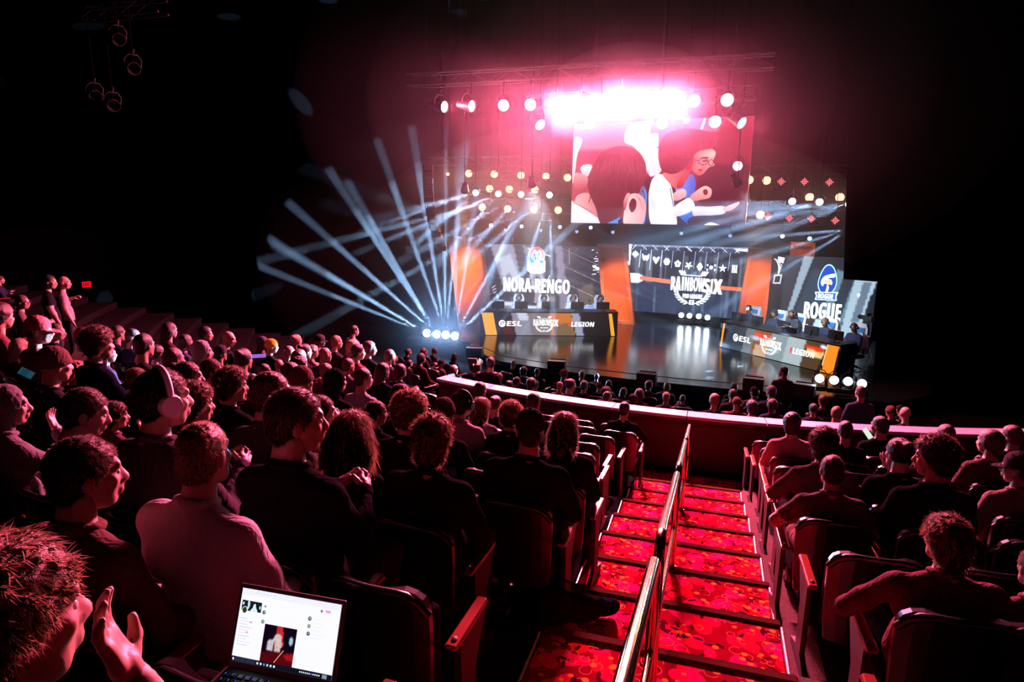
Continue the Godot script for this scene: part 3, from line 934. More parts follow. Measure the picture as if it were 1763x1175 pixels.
func build_hall():
	slab("wall_left", Vector3(-23.2, -0.9, -15), Vector3(0.4, 10.2, 42), M.black)
	slab("wall_left_upper", Vector3(-44.2, 9, -15), Vector3(0.4, 10, 42), M.black)
	slab("floor_gallery", Vector3(-33.7, 4.0, -15), Vector3(20.6, 0.4, 42), M.black)
	slab("wall_right", Vector3(13.2, 4, -15), Vector3(0.4, 20, 42), M.black)
	slab("wall_back", Vector3(-15.5, 4, 5.8), Vector3(57.4, 20, 0.4), M.black)
	slab("wall_stage", Vector3(-15.5, 4, -35.8), Vector3(57.4, 20, 0.4), M.black)
	slab("ceiling", Vector3(-15.5, 14.2, -15), Vector3(57.8, 0.4, 42), M.black)
	slab("ground_floor", Vector3(-5, -2.2, -15), Vector3(36.8, 0.4, 42), M.black)
	# black masking walls on both sides of the stage opening
	slab("wall_proscenium_left", Vector3(-28.1, 4, -28.2), Vector3(31.8, 20, 0.3), M.drape)
	var px := at_z(1452, 480, -22.0)
	var qx := at_z(1515, 485, -22.0)
	var b := MB.new()
	b.extrude(PackedVector2Array([Vector2(px.x, px.y), Vector2(qx.x, qx.y), Vector2(qx.x + 0.25, -2), Vector2(13, -2), Vector2(13, 14), Vector2(px.x - 0.78, 14)]), -22.0, -21.8)
	part("wall_proscenium_right", b.mesh(), M.drape, self).set_meta("kind", "structure")
	# raked seating: one terrace to each row, left and right of the aisle
	var fl := struct_root("floor")
	for k in range(-3, 10):
		var r := row_r(k)
		var y := rake(r)
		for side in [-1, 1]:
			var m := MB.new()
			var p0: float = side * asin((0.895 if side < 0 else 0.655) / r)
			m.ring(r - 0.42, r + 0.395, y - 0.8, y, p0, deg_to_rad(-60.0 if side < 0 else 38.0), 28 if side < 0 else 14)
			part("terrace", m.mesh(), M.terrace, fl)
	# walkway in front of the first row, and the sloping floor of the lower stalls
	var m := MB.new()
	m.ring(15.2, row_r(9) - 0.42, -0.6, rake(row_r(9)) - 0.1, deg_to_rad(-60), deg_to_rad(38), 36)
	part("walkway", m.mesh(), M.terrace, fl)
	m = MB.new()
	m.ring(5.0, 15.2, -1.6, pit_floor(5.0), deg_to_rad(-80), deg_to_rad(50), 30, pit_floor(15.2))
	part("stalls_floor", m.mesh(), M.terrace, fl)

func build_aisle():
	var root := struct_root("aisle_floor")
	var carpet = M.carpet
	for k in range(-3, 10):
		var r := row_r(k)
		var y := rake(r)
		var z1 := HUB_Z + r + 0.395
		var z0 := HUB_Z + r - 0.42
		var cz := (z0 + z1) / 2
		var b := MB.new()
		b.box(Vector3(0, -0.15, 0), Vector3(1.46, 0.3, z1 - z0 - 0.006))
		part("carpet_tread", b.mesh(), carpet, root, Transform3D(Basis(), Vector3(-0.12, y, cz)))
		b = MB.new()
		b.rbox(Vector3.ZERO, Vector3(1.5, 0.05, 0.075), 0.012)
		part("nosing", b.mesh(), M.nosing, root, Transform3D(Basis(), Vector3(-0.12, y - 0.008, z0 + 0.035)))
		for x in [-0.868, 0.628]:
			b = MB.new()
			b.rbox(Vector3.ZERO, Vector3(0.016, 0.05, z1 - z0 - 0.09), 0.005)
			part("edge_trim", b.mesh(), M.trim_metal, root, Transform3D(Basis(), Vector3(x, y - 0.006, cz + 0.04)))
		b = MB.new()
		b.box(Vector3(0, -0.1, 0), Vector3(0.2, 0.2, z1 - z0 - 0.012))
		part("kerb", b.mesh(), M.concrete, root, Transform3D(Basis(), Vector3(0.74, y + 0.012, cz)))
	var w := MB.new()
	w.box(Vector3.ZERO, Vector3(1.5, 0.3, 1.0))
	part("carpet_landing", w.mesh(), carpet, root, Transform3D(Basis(), Vector3(-0.12, rake(row_r(9)) - 0.27, HUB_Z + row_r(9) - 0.92)))
	# handrail of four bent tubes down the middle of the aisle
	var ends := [[0.35, 2.75], [3.0, 5.15], [5.45, 7.55], [7.85, 9.75]]
	var which := ["nearest", "second nearest", "third nearest", "farthest"]
	for i in 4:
		var d0: float = ends[i][0]
		var d1: float = ends[i][1]
		var x := -0.15
		var top := func(d: float) -> Vector3: return Vector3(x, rake(26.0 - d) + 0.97, -d)
		var foot := func(d: float) -> Vector3: 
			var k := int(round((23.7 - (26.0 - d)) / ROW))
			return Vector3(x, rake(row_r(k)), -d)
		var h := thing("aisle_handrail", "polished brass handrail of bent tube on the red aisle steps, %s of four" % which[i], "handrail", foot.call(d0), 0.0, "handrails along the aisle")
		var o: Vector3 = h.position
		var path := [foot.call(d0) - o, top.call(d0) - o + Vector3(0, -0.14, 0), top.call(d0 + 0.04) - o + Vector3(0, -0.05, 0), top.call(d0 + 0.13) - o, top.call(d1 - 0.13) - o, top.call(d1 - 0.04) - o + Vector3(0, -0.04, 0), top.call(d1) - o + Vector3(0, -0.13, 0), foot.call(d1) - o]
		var b := MB.new()
		b.tube(path, 0.027, 14)
		part("rail", b.mesh(), M.brass, h)
		b = MB.new()
		b.cyl(top.call(d0) - o + Vector3(0, -0.5, 0), top.call(d1) - o + Vector3(0, -0.5, 0), 0.018, -1, 12)
		part("lower_rail", b.mesh(), M.brass, h)
		for d in [d0, d1]:
			b = MB.new()
			b.lathe([Vector2(0, 0.014), Vector2(0.05, 0.012), Vector2(0.058, 0.0)], 14)
			part("foot_plate", b.mesh(), M.brass, h, Transform3D(Basis(), foot.call(d) - o))

func build_barrier():
	var wall := struct_root("wall_barrier")
	var y1 := 1.66
	var a0 := -19.2
	var step := 4.6
	for i in 13:
		var p0 := deg_to_rad(a0 + i * step + 0.03)
		var p1 := deg_to_rad(a0 + (i + 1) * step - 0.03)
		var b := MB.new()
		b.ring(15.28, 15.42, 0.2, y1 - 0.005, p0, p1, 3)
		part("panel", b.mesh(), M.wood, wall)
		b = MB.new()
		b.ring(15.2, 15.5, y1, y1 + 0.05, p0, p1, 4)
		part("cap", b.mesh(), M.cap, wall)
		b = MB.new()
		b.ring(15.425, 15.44, y1 - 0.14, y1 - 0.09, p0, p1, 3)
		part("moulding", b.mesh(), M.nosing, wall)


# ------------------------------------------------------------------ the stage and its set
func build_stage():
	var b := MB.new()
	var front := [Vector2(-11.9, -27.6), Vector2(-9.75, -23.6), Vector2(-8.5, -21.8), Vector2(-6.65, -20.07), Vector2(-4.2, -19.4), Vector2(-1.7, -19.09), Vector2(0.5, -19.0), Vector2(2.56, -19.05), Vector2(4.9, -19.0), Vector2(6.2, -20.2), Vector2(8, -26), Vector2(8, -35.5), Vector2(-11.9, -35.5)]
	var poly := PackedVector2Array()
	for p in front: poly.append(Vector2(p.x, -p.y))
	# the outline lies in x and -z: turned flat, its depth runs down
	b.extrude(poly, 0.0, -0.16, Transform3D(Basis(Vector3.RIGHT, -PI / 2), Vector3.ZERO))
	var st := struct_root("stage_floor")
	part("deck", b.mesh(), M.stage, st)
	b = MB.new()
	var inner := PackedVector2Array()
	for p in front: inner.append(Vector2(p.x * 0.985 - 0.05, -(p.y * 0.995 - 0.2)))
	b.extrude(inner, -0.16, -1.5, Transform3D(Basis(Vector3.RIGHT, -PI / 2), Vector3.ZERO))
	part("fascia", b.mesh(), M.drape, st)
	# a metal seam that follows the lip of the stage
	b = MB.new()
	var seam := []
	for i in range(2, 9): seam.append(Vector3(front[i].x, 0.002, front[i].y - 0.7))
	b.tube(seam, 0.012, 6)
	part("edge_seam", b.mesh(), M.casing, st)
	tower("orange lit set tower standing beside the team crest screen, with a pale frame", [771, 407, 826, 409, 845, 553, 790, 557], -26.5)
	tower("orange lit set tower between the crest screen and the centre screen", [1028, 420, 1078, 422, 1092, 559, 1040, 557], -29.0)
	tower("orange lit set tower leaning between the centre screen and the emblem screen", [1289, 427, 1340, 430, 1315, 562, 1268, 561], -30.0)
	tower("red set tower of which only the head shows above the emblem screen", [1362, 417, 1404, 419, 1392, 556, 1350, 556], -32.0)

func tower(label: String, q: Array, z: float):
	var c := []
	for i in 4: c.append(at_z(q[i * 2], q[i * 2 + 1], z))
	for i in [2, 3]: c[i].y = 0.0
	var o: Vector3 = (c[2] + c[3]) / 2
	var t := thing("set_tower", label, "set piece", o, 0.0, "orange set towers")
	var p := []
	for i in 4: p.append(Vector2(c[i].x - o.x, c[i].y - o.y))      # top left, top right, bottom right, bottom left
	var mid: Vector2 = (p[0] + p[1] + p[2] + p[3]) / 4
	var inn := []
	for i in 4: inn.append(p[i] + Vector2(signf(mid.x - p[i].x) * 0.16, signf(mid.y - p[i].y) * 0.16))
	var b := MB.new()
	b.extrude(PackedVector2Array(inn), -0.34, -0.05)
	part("fabric", b.mesh(), M.orange_cloth, t)
	for i in 4:
		var j := (i + 1) % 4
		b = MB.new()
		b.extrude(PackedVector2Array([p[i], p[j], inn[j], inn[i]]), -0.4, 0.06)
		part("frame_bar", b.mesh(), M.orange_frame, t)
	return t

func screen(called: String, label: String, bl: Vector3, br: Vector3, h: float, tex: Texture2D, energy: float, category := "screen", outline := PackedVector2Array()) -> Node3D:
	var ax := (br - bl)
	ax.y = 0
	var w := ax.length()
	ax = ax.normalized()
	var nz := ax.cross(Vector3.UP)
	var t := thing(called, label, category)
	t.transform = Transform3D(Basis(ax, Vector3.UP, nz), bl)
	if outline.is_empty(): outline = PackedVector2Array([Vector2(0, 0), Vector2(w, 0), Vector2(w, h), Vector2(0, h)])
	var b := MB.new()
	b.extrude(outline, -0.14, -0.012)
	part("housing", b.mesh(), M.casing, t)
	b = MB.new()
	b.extrude(outline, -0.01, 0.0)
	var m := StandardMaterial3D.new()
	m.albedo_color = Color(0.02, 0.02, 0.02)
	m.roughness = 0.5
	m.emission_enabled = true
	m.emission_operator = BaseMaterial3D.EMISSION_OP_MULTIPLY
	m.emission = Color.WHITE
	m.emission_texture = tex
	m.emission_energy_multiplier = energy
	part("picture", b.mesh(), m, t)
	return t

func build_screens():
	var z := -29.6
	var a := at_z(828, 420, z)
	var c := at_z(1040, 423, z)
	screen("led_wall", "wide LED screen with a round club crest and the words NORA-RENGO", Vector3(a.x, 0.05, z), Vector3(c.x, 0.05, z), a.y - 0.05, left_led_texture(), 2.2)
	a = at_z(1083, 418, -31.2)
	c = on_y(1290, 430, a.y)
	c = at_z(1290, 430, -30.4)
	screen("led_wall", "centre LED screen with a white laurel crest under a row of emblems", Vector3(a.x, 0.3, -31.2), Vector3(c.x, 0.3, -30.4), (a.y + c.y) / 2 - 0.3, centre_texture(), 2.2)
	a = at_z(1330, 433, -29.3)
	c = at_z(1513, 486, -28.3)
	screen("led_wall", "LED screen with a blue hooded emblem and the word ROGUE", Vector3(a.x, 0.05, -29.3), Vector3(c.x - 0.05, 0.05, -28.3), a.y - 0.2, right_led_texture(), 2.2)
	# video screen hung over the stage
	var l := at_z(983, 381, -25.2)
	var r := at_z(1283, 392, -24.4)
	var v := screen("video_screen", "huge hanging video screen showing two players in blue and white jackets", Vector3(l.x, (l.y + r.y) / 2, -25.2), Vector3(r.x, (l.y + r.y) / 2, -24.4), 3.72, video_texture(), 1.3)
	for f in [0.12, 0.5, 0.88]:
		var b := MB.new()
		b.cyl(Vector3(6.5 * f, 3.72, -0.08), Vector3(6.5 * f, 13.96 - v.position.y, -0.08), 0.02, -1, 8)
		part("hanging_cable", b.mesh(), M.steel, v)


# ------------------------------------------------------------------ the two player desks
func column_on(px: float, a: Vector3, b: Vector3) -> Vector3:      # where the line from a to b is met when looking along that picture column
	var d := ray(px, 560)
	var den := d.x * (b.z - a.z) - d.z * (b.x - a.x)
	var t := ((a.x - cam.position.x) * (b.z - a.z) - (a.z - cam.position.z) * (b.x - a.x)) / den
	return Vector3(cam.position.x + d.x * t, a.y, cam.position.z + d.z * t)

func desk(label: String, a: Vector3, b: Vector3, tex: Texture2D) -> Node3D:
	var w := a.distance_to(b)
	var ax := (b - a).normalized()
	var nz := ax.cross(Vector3.UP)
	var t := thing("player_desk", label, "desk")
	t.transform = Transform3D(Basis(ax, Vector3.UP, nz), a)
	var m := MB.new()
	m.rbox(Vector3(w / 2, 0.975, -0.42), Vector3(w, 0.05, 0.86), 0.012)
	part("desk_top", m.mesh(), M.casing, t)
	for x in [0.03, w - 0.03]:
		m = MB.new()
		m.rbox(Vector3(x, 0.475, -0.45), Vector3(0.06, 0.948, 0.78), 0.01)
		part("side_panel", m.mesh(), M.casing, t)
	m = MB.new()
	m.rbox(Vector3(w / 2, 0.475, -0.03), Vector3(w - 0.13, 0.945, 0.05), 0.006)
	part("front_housing", m.mesh(), M.casing, t)
	m = MB.new()
	m.extrude(PackedVector2Array([Vector2(0.03, 0.02), Vector2(w - 0.03, 0.02), Vector2(w - 0.03, 0.94), Vector2(0.03, 0.94)]), 0.0, 0.012)
	var e := StandardMaterial3D.new()
	e.albedo_color = Color(0.02, 0.02, 0.02)
	e.emission_enabled = true
	e.emission_operator = BaseMaterial3D.EMISSION_OP_MULTIPLY
	e.emission = Color.WHITE
	e.emission_texture = tex
	e.emission_energy_multiplier = 1.3
	part("front_screen", m.mesh(), e, t)
	return t

var monitor_mesh := {}
func monitor(at: Vector3, turn: float, label: String):
	if monitor_mesh.is_empty():
		var b := MB.new()
		b.rbox(Vector3(0, 0.215, 0), Vector3(0.54, 0.31, 0.035), 0.01)
		monitor_mesh.panel = b.mesh()
		b = MB.new()
		b.rbox(Vector3(0, 0.215, -0.02), Vector3(0.51, 0.28, 0.006), 0.002)
		monitor_mesh.lit = b.mesh()
		b = MB.new()
		b.rbox(Vector3(0, 0.14, 0.04), Vector3(0.07, 0.24, 0.03), 0.008)
		monitor_mesh.neck = b.mesh()
		b = MB.new()
		b.rbox(Vector3(0, 0.01, 0.02), Vector3(0.26, 0.018, 0.2), 0.006)
		monitor_mesh.foot = b.mesh()
		monitor_mesh.light = glow(Color(0.55, 0.75, 1.0), 0.8)
	var t := thing("monitor", label, "monitor", at, turn, "monitors on the player desks")
	part("panel", monitor_mesh.panel, M.casing, t)
	part("screen", monitor_mesh.lit, monitor_mesh.light, t)
	part("stand", monitor_mesh.neck, M.casing, t)
	part("foot", monitor_mesh.foot, M.casing, t)

var chair_mesh := {}
func gaming_chair(at: Vector3, turn: float, label: String):
	if chair_mesh.is_empty():
		var b := MB.new()
		b.extrude(PackedVector2Array([Vector2(-0.24, 0.46), Vector2(0.24, 0.46), Vector2(0.29, 0.75), Vector2(0.25, 0.98), Vector2(0.2, 1.02), Vector2(0.21, 1.2), Vector2(0.15, 1.33), Vector2(-0.15, 1.33), Vector2(-0.21, 1.2), Vector2(-0.2, 1.02), Vector2(-0.25, 0.98), Vector2(-0.29, 0.75)]), 0.27, 0.37)
		chair_mesh.back = b.mesh()
		b = MB.new()
		b.extrude(PackedVector2Array([Vector2(-0.1, 1.08), Vector2(0.1, 1.08), Vector2(0.13, 1.22), Vector2(-0.13, 1.22)]), 0.245, 0.272)
		chair_mesh.pad = b.mesh()
		b = MB.new()
		b.rbox(Vector3(0, 0.395, 0.0), Vector3(0.52, 0.1, 0.54), 0.04)
		chair_mesh.seat = b.mesh()
		b = MB.new()
		b.cyl(Vector3(0, 0.08, 0), Vector3(0, 0.345, 0), 0.035, 0.03, 10)
		for i in 5: b.tube([Vector3(0, 0.1, 0), Vector3(0.3 * sin(i * TAU / 5), 0.05, 0.3 * cos(i * TAU / 5))], [0.03, 0.02], 6)
		chair_mesh.base = b.mesh()
		b = MB.new()
		b.rbox(Vector3(0, 0.66, 0.02), Vector3(0.07, 0.03, 0.28), 0.012)
		b.rbox(Vector3(0, 0.55, 0.04), Vector3(0.03, 0.2, 0.05), 0.006)
		chair_mesh.arm = b.mesh()
	var t := thing("gaming_chair", label, "chair", at, turn, "gaming chairs at the player desks")
	t.scale = Vector3.ONE * 1.12
	part("backrest", chair_mesh.back, M.white_plastic, t)
	part("head_pad", chair_mesh.pad, M.blue_plastic, t)
	part("seat", chair_mesh.seat, M.casing, t)
	part("base", chair_mesh.base, M.casing, t)
	for s in [-1, 1]: part("armrest", chair_mesh.arm, M.casing, t, Transform3D(Basis(), Vector3(0.3 * s, 0, 0)))

var players := []      # filled here, seated in build_people
func build_desks():
	var a := on_y(826, 577.5, 0)
	var b := on_y(1063, 579.5, 0)
	var word := ["first", "second", "third", "fourth", "fifth"]
	for side in 2:
		if side:
			a = on_y(1237, 597, 0)
			b = on_y(1441, 648, 0)
		desk("long desk with a screen front and orange end stripe, below the club crest" if side == 0 else "long desk with a screen front set at an angle below the hooded emblem", a, b, desk_texture(side == 1))
		var ax := (b - a).normalized()
		var nz := ax.cross(Vector3.UP)
		var face := atan2(-nz.x, -nz.z)      # a person here looks along nz, towards the audience
		var mon: Array = [857, 897, 943, 993, 1037] if side == 0 else [1268, 1303, 1349, 1398, 1441]
		var ppl: Array = [849, 893, 936, 986, 1033] if side == 0 else [1285, 1330, 1364, 1419, 1470]
		var place := "desk under the club crest" if side == 0 else "angled desk under the hooded emblem"
		for i in 5:
			var p := column_on(mon[i], a - nz * 0.34, b - nz * 0.34)
			p.y = 1.0
			monitor(p, face + PI, "black monitor seen from behind, %s along the %s" % [word[i], place])
			var q := column_on(ppl[i], a - nz * 1.2, b - nz * 1.2)
			q.y = 0
			gaming_chair(q - nz * 0.1, face, "white gaming chair with headrest, %s along the %s" % [word[i], place])
			players.append([q, face, "player in dark team jersey seated %s along the %s" % [word[i], place], side])


# ------------------------------------------------------------------ lamps, trusses and their light
var lamp_mesh := {}
func lamp_meshes():
	if not lamp_mesh.is_empty(): return
	var turn := Transform3D(Basis(Vector3.RIGHT, -PI / 2), Vector3.ZERO)      # y of a profile becomes -z: the way the lamp points
	for kind in [["par", 0.15, 0.34], ["spot", 0.15, 0.5], ["head", 0.12, 0.3], ["small", 0.07, 0.16]]:
		var r: float = kind[1]
		var l: float = kind[2]
		var b := MB.new()
		b.lathe([Vector2(0, -l), Vector2(r * 0.6, -l), Vector2(r * 0.75, -l * 0.75), Vector2(r * 1.05, -l * 0.1), Vector2(r * 1.1, 0.02), Vector2(r * 1.02, 0.02), Vector2(r, -0.01)], 18, turn)
		lamp_mesh[kind[0]] = b.mesh()
		b = MB.new()
		b.lathe([Vector2(r, -0.012), Vector2(r * 0.7, 0.012), Vector2(0, 0.022)], 18, turn)
		lamp_mesh[kind[0] + "_lens"] = b.mesh()
		b = MB.new()
		var y := r * 1.35
		b.tube([Vector3(-y, 0, l * 0.4), Vector3(-y, y * 0.9, l * 0.4), Vector3(-y * 0.5, y * 1.5, l * 0.4), Vector3(y * 0.5, y * 1.5, l * 0.4), Vector3(y, y * 0.9, l * 0.4), Vector3(y, 0, l * 0.4)], 0.014, 6)
		b.cyl(Vector3(0, y * 1.5, l * 0.4), Vector3(0, y * 1.5 + 0.14, l * 0.4), 0.02, -1, 6)
		lamp_mesh[kind[0] + "_yoke"] = b.mesh()
	var d := MB.new()
	for x in range(-2, 3):
		for yy in range(-2, 3):
			if absi(x) + absi(yy) <= 2 and (absi(x) < 2 or yy == 0) and (absi(yy) < 2 or x == 0):
				d.lathe([Vector2(0.022, 0.0), Vector2(0.0, 0.014)], 8, Transform3D(turn.basis, Vector3(x * 0.055, yy * 0.055, -0.01)))
	lamp_mesh.dots = d.mesh()

func lamp(kind: String, at: Vector3, aim: Vector3, label: String, glass: Material, group: String, hang := 0.0) -> Node3D:
	lamp_meshes()
	var t := thing("stage_lamp", label, "stage light", at, 0.0, group)
	t.look_at_from_position(at, aim, Vector3.UP)
	part("can", lamp_mesh[kind], M.casing, t)
	part("yoke", lamp_mesh[kind + "_yoke"], M.steel, t)
	if hang > at.y:
		var b := MB.new()
		b.cyl(at, Vector3(at.x, hang, at.z), 0.016, -1, 6)
		part("hanger", b.mesh(), M.rod, t, t.transform.affine_inverse())
	if glass == M.red_dot: part("light_points", lamp_mesh.dots, glass, t)
	elif glass: part("lens", lamp_mesh[kind + "_lens"], glass, t)
	return t

func shine(t: Node3D, colour: Color, energy: float, size := 0.08):      # the lamp's own wide light, just in front of its lens
	var l := SpotLight3D.new()
	l.name = "flood"
	l.light_color = colour.linear_to_srgb()
	l.light_energy = energy
	l.light_size = size
	l.spot_angle = 58
	l.spot_angle_attenuation = 0.8
	l.spot_range = 60
	l.spot_attenuation = 2
	l.shadow_enabled = true
	l.position = Vector3(0, 0, -0.1)
	t.add_child(l, true)

func beam(t: Node3D, to: Vector3, energy: float, half := 1.3, colour := Color(0.36, 0.62, 1.0)):      # one narrow ray of a moving head
	var s := SpotLight3D.new()
	s.name = "ray"
	add_child(s, true)
	var d := (to - t.position).normalized()
	s.look_at_from_position(t.position + d * 0.34, to, Vector3(0.03, 1, 0.05))
	s.spot_angle = half
	s.spot_angle_attenuation = 0.35
	s.light_energy = energy
	s.light_color = colour.linear_to_srgb()
	s.light_size = 0.05
	s.spot_range = 60
	s.spot_attenuation = 2
	s.shadow_enabled = true

func truss(label: String, a: Vector3, b: Vector3):
	var t := thing("lighting_truss", label, "truss", a)
	var v := b - a
	var side := Vector3(v.z, 0, -v.x).normalized() * 0.16
	for s in [[1, 1], [1, -1], [-1, 1], [-1, -1]]:
		var m := MB.new()
		var o: Vector3 = side * s[0] + Vector3(0, 0.16 * s[1], 0)
		m.cyl(o, v + o, 0.024, -1, 8)
		part("chord", m.mesh(), M.steel, t)
	var n := int(v.length() / 0.6)
	for i in n:
		var p := v * (float(i) / n)
		var q := v * (float(i + 1) / n)
		var m := MB.new()
		var f := 1.0 if i % 2 else -1.0
		m.cyl(p + side + Vector3(0, 0.16 * f, 0), q + side - Vector3(0, 0.16 * f, 0), 0.012, -1, 6)
		m.cyl(p - side + Vector3(0, 0.16 * f, 0), q - side - Vector3(0, 0.16 * f, 0), 0.012, -1, 6)
		m.cyl(p + side * f + Vector3(0, 0.16, 0), q - side * f + Vector3(0, 0.16, 0), 0.012, -1, 6)
		part("brace", m.mesh(), M.steel, t)
	for f in [0.15, 0.85]:
		var m := MB.new()
		m.cyl(v * f + Vector3(0, 0.16, 0), Vector3(v.x * f, 13.96 - a.y, v.z * f), 0.012, -1, 6)
		part("hoist_chain", m.mesh(), M.rod, t)

func build_rig():
	var warm := Color(1.0, 0.36, 0.2)
	var cool := Color(0.6, 0.78, 1.0)
	var key := Color(1.0, 0.12, 0.26)
	var top_z := -17.5
	var eye := Vector3(0, 4.5, 0)
	# upper truss: the big front lamps, in the middle the ones that blaze red at the audience
	var a := at_z(700, 160, top_z)
	var b := at_z(1330, 160, top_z)
	truss("upper lighting truss carrying the big front lamps over the stage", Vector3(a.x, a.y + 0.35, top_z - 0.16), Vector3(b.x, a.y + 0.35, top_z - 0.16))
	var top := [765, 812, 867, 913, 958, 1000, 1035, 1070, 1105, 1140, 1195, 1252]
	var aims := [Vector3(-16, 2, -10), Vector3(-10, 3, -6), Vector3(-3.5, 3.6, 0), Vector3(1.5, 3.6, 0), Vector3(7, 2.6, -4)]
	var hot_count := 0
	for i in top.size():
		var x: float = top[i]
		var p := at_z(x, 184 - (x - 765) * 0.024, top_z)
		var hot := x >= 990 and x <= 1150
		var side_on := x < 830
		var t := lamp("spot", p, p + Vector3(1.0 if side_on else 0.1, -0.2, 0.35 if side_on else 1.0) if not hot else eye, "large front spotlight, %s from the left on the upper truss" % ordinal(i), M.hot_glow if hot else M.white_glow, "front spotlights on the upper truss", a.y + 0.22)
		if hot:
			var s := SpotLight3D.new()
			s.name = "key"
			add_child(s, true)
			s.look_at_from_position(p + Vector3(0, 0, 0.18), aims[hot_count], Vector3.UP)
			hot_count += 1
			s.spot_angle = 50
			s.spot_angle_attenuation = 0.7
			s.light_energy = 560
			s.light_color = key.linear_to_srgb()
			s.light_size = 0.2
			s.spot_range = 60
			s.spot_attenuation = 2
			s.shadow_enabled = true
		else: shine(t, Color(1, 0.08, 0.14), 22.0)
	var low := [[930, 215, 1], [1015, 213, 0], [1140, 212, 0], [1181, 208, 2], [1231, 210, 0], [1277, 212, 1]]
	for i in low.size():
		var p := at_z(low[i][0], low[i][1], top_z - 0.8)
		var d: Vector3 = [Vector3(0.1, -0.25, 1), Vector3(0.9, -0.7, 0.8), Vector3(0.05, -0.1, 1)][low[i][2]]
		var t := lamp("small" if low[i][2] == 2 else "spot", p, p + d, "tilted spotlight, %s from the left of the lamps hung below the upper truss" % ordinal(i), M.white_glow, "lamps hung below the upper truss", 13.96)
		shine(t, Color(1, 0.1, 0.16), 14.0)
	var u := at_z(905, 205, top_z - 0.8)
	var w := at_z(1300, 205, top_z - 0.8)
	truss("thin second truss hung just behind the upper truss", Vector3(u.x, u.y + 0.45, top_z - 0.8), Vector3(w.x, u.y + 0.45, top_z - 0.8))
	# lower rig: three rows of warm lamps left of the video screen
	var z := -26.4
	var rows := [[[771, 300, 0], [807, 299, 1], [851, 300, 1], [897, 302, 1], [940, 304, 1], [977, 306, 1]], [[843, 325, 1], [877, 326, 1], [921, 327, 1]], [[830, 357, 1], [874, 360, 1], [919, 361, 1], [961, 362, 1]]]
	for r in 3:
		for i in rows[r].size():
			var p := at_z(rows[r][i][0], rows[r][i][1], z)
			var t := lamp("par" if rows[r][i][2] else "small", p, eye, "warm glowing lamp, %s in the %s row left of the video screen" % [ordinal(i), ["top", "middle", "bottom"][r]], M.warm_glow, "warm lamps left of the video screen", (at_z(rows[r][0][0] - 40, rows[r][0][1] - 10, z + 0.2).y + 0.2))
			shine(t, warm, 8.0)
		var e0 := at_z(rows[r][0][0] - 40, rows[r][0][1] - 10, z + 0.2)
		var e1 := at_z(rows[r][-1][0] + 30, rows[r][-1][1] - 12, z + 0.2)
		truss("%s lighting truss with warm lamps left of the video screen" % ["top", "middle", "bottom"][r], Vector3(e0.x, e0.y + 0.3, z - 0.16), Vector3(e1.x, e0.y + 0.3, z - 0.16))
	var right := [[1290, 310, "warm"], [1320, 311, "warm"], [1345, 313, "dots"], [1385, 313, "dots"], [1428, 314, "dots"], [1394, 340, "warm"], [1446, 340, "warm"], [1309, 370, "warm"], [1322, 373, "dots"], [1359, 376, "dots"], [1397, 377, "dots"], [1438, 380, "dots"]]
	for i in right.size():
		var p := at_z(right[i][0], right[i][1], z)
		var dots: bool = right[i][2] == "dots"
		var t := lamp("par", p, eye, "%s, %s in the %s row right of the video screen" % ["lamp of red points" if dots else "warm glowing lamp", ordinal(i if i < 5 else i - 5 if i < 7 else i - 7), "top" if i < 5 else "middle" if i < 7 else "bottom"], M.red_dot if dots else M.warm_glow, "lamps right of the video screen", (at_z(1275, 305, z).y + 0.2))
		if not dots: shine(t, warm, 6.0)
	for q in [[1275, 1465, 305, "top"], [1300, 1465, 365, "bottom"]]:
		var e0 := at_z(q[0], q[2], z)
		var e1 := at_z(q[1], q[2], z)
		truss("%s lighting truss right of the video screen" % q[3], Vector3(e0.x, e0.y + 0.25, z - 0.16), Vector3(e1.x, e0.y + 0.25, z - 0.16))
	# moving heads with their rays
	var E := 6000.0
	var mz := -25.0
	var heads := [
		[819, 332, [[742, 352, -21], [700, 372, -26], [772, 372, -22]]],
		[858, 334, [[770, 372, -21], [700, 400, -26], [812, 388, -22]]],
		[897, 335, [[780, 400, -21], [838, 400, -21], [866, 420, -22], [720, 380, -23.6]]],
		[946, 336, [[880, 390, -22], [918, 420, -22], [949, 440, -23], [760, 440, -23.6]]],
		[1364, 347, [[1283, 351, -21], [1270, 362, -21], [1262, 375, -21]]],
		[1411, 348, [[1286, 372, -21], [1270, 390, -21], [1300, 384, -21.5]]],
		[1462, 352, [[1310, 400, -21], [1290, 420, -21], [1330, 376, -21], [1300, 360, -21]]],
		[1462, 396, [[1310, 440, -21.5], [1340, 470, -22], [1290, 410, -21]]]]
	for i in heads.size():
		var h: Array = heads[i]
		var p := at_z(h[0], h[1], mz)
		var t := lamp("head", p, eye, "moving head light throwing blue white rays, %s from the left in its row" % ordinal(i), M.white_glow, "moving heads on the lower rig", 13.96)
		shine(t, cool, 4.0 if i in [2, 3] else 1.5)
		for q in h[2]: beam(t, at_z(q[0], q[1], q[2]), E)
	var small := [[845, 388, [[815, 430, -24]]], [898, 390, [[858, 440, -24], [872, 430, -24.5]]], [964, 391, [[928, 450, -24.5]]], [1017, 392, [[986, 440, -25]]], [1347, 407, [[1290, 478, -24], [1272, 470, -23.5], [1302, 490, -24.5]]], [1394, 411, [[1330, 500, -24], [1308, 500, -23.5], [1352, 488, -25]]]]
	for i in small.size():
		var h: Array = small[i]
		var p := at_z(h[0], h[1], -26.8)
		var t := lamp("small", p, eye, "small white lamp with a thin ray, %s from the left under the lower rig" % ordinal(i), M.white_glow, "small lamps under the lower rig", 13.96)
		shine(t, cool, 1.2)
		for q in h[2]: beam(t, at_z(q[0], q[1], q[2]), 3000, 0.8)
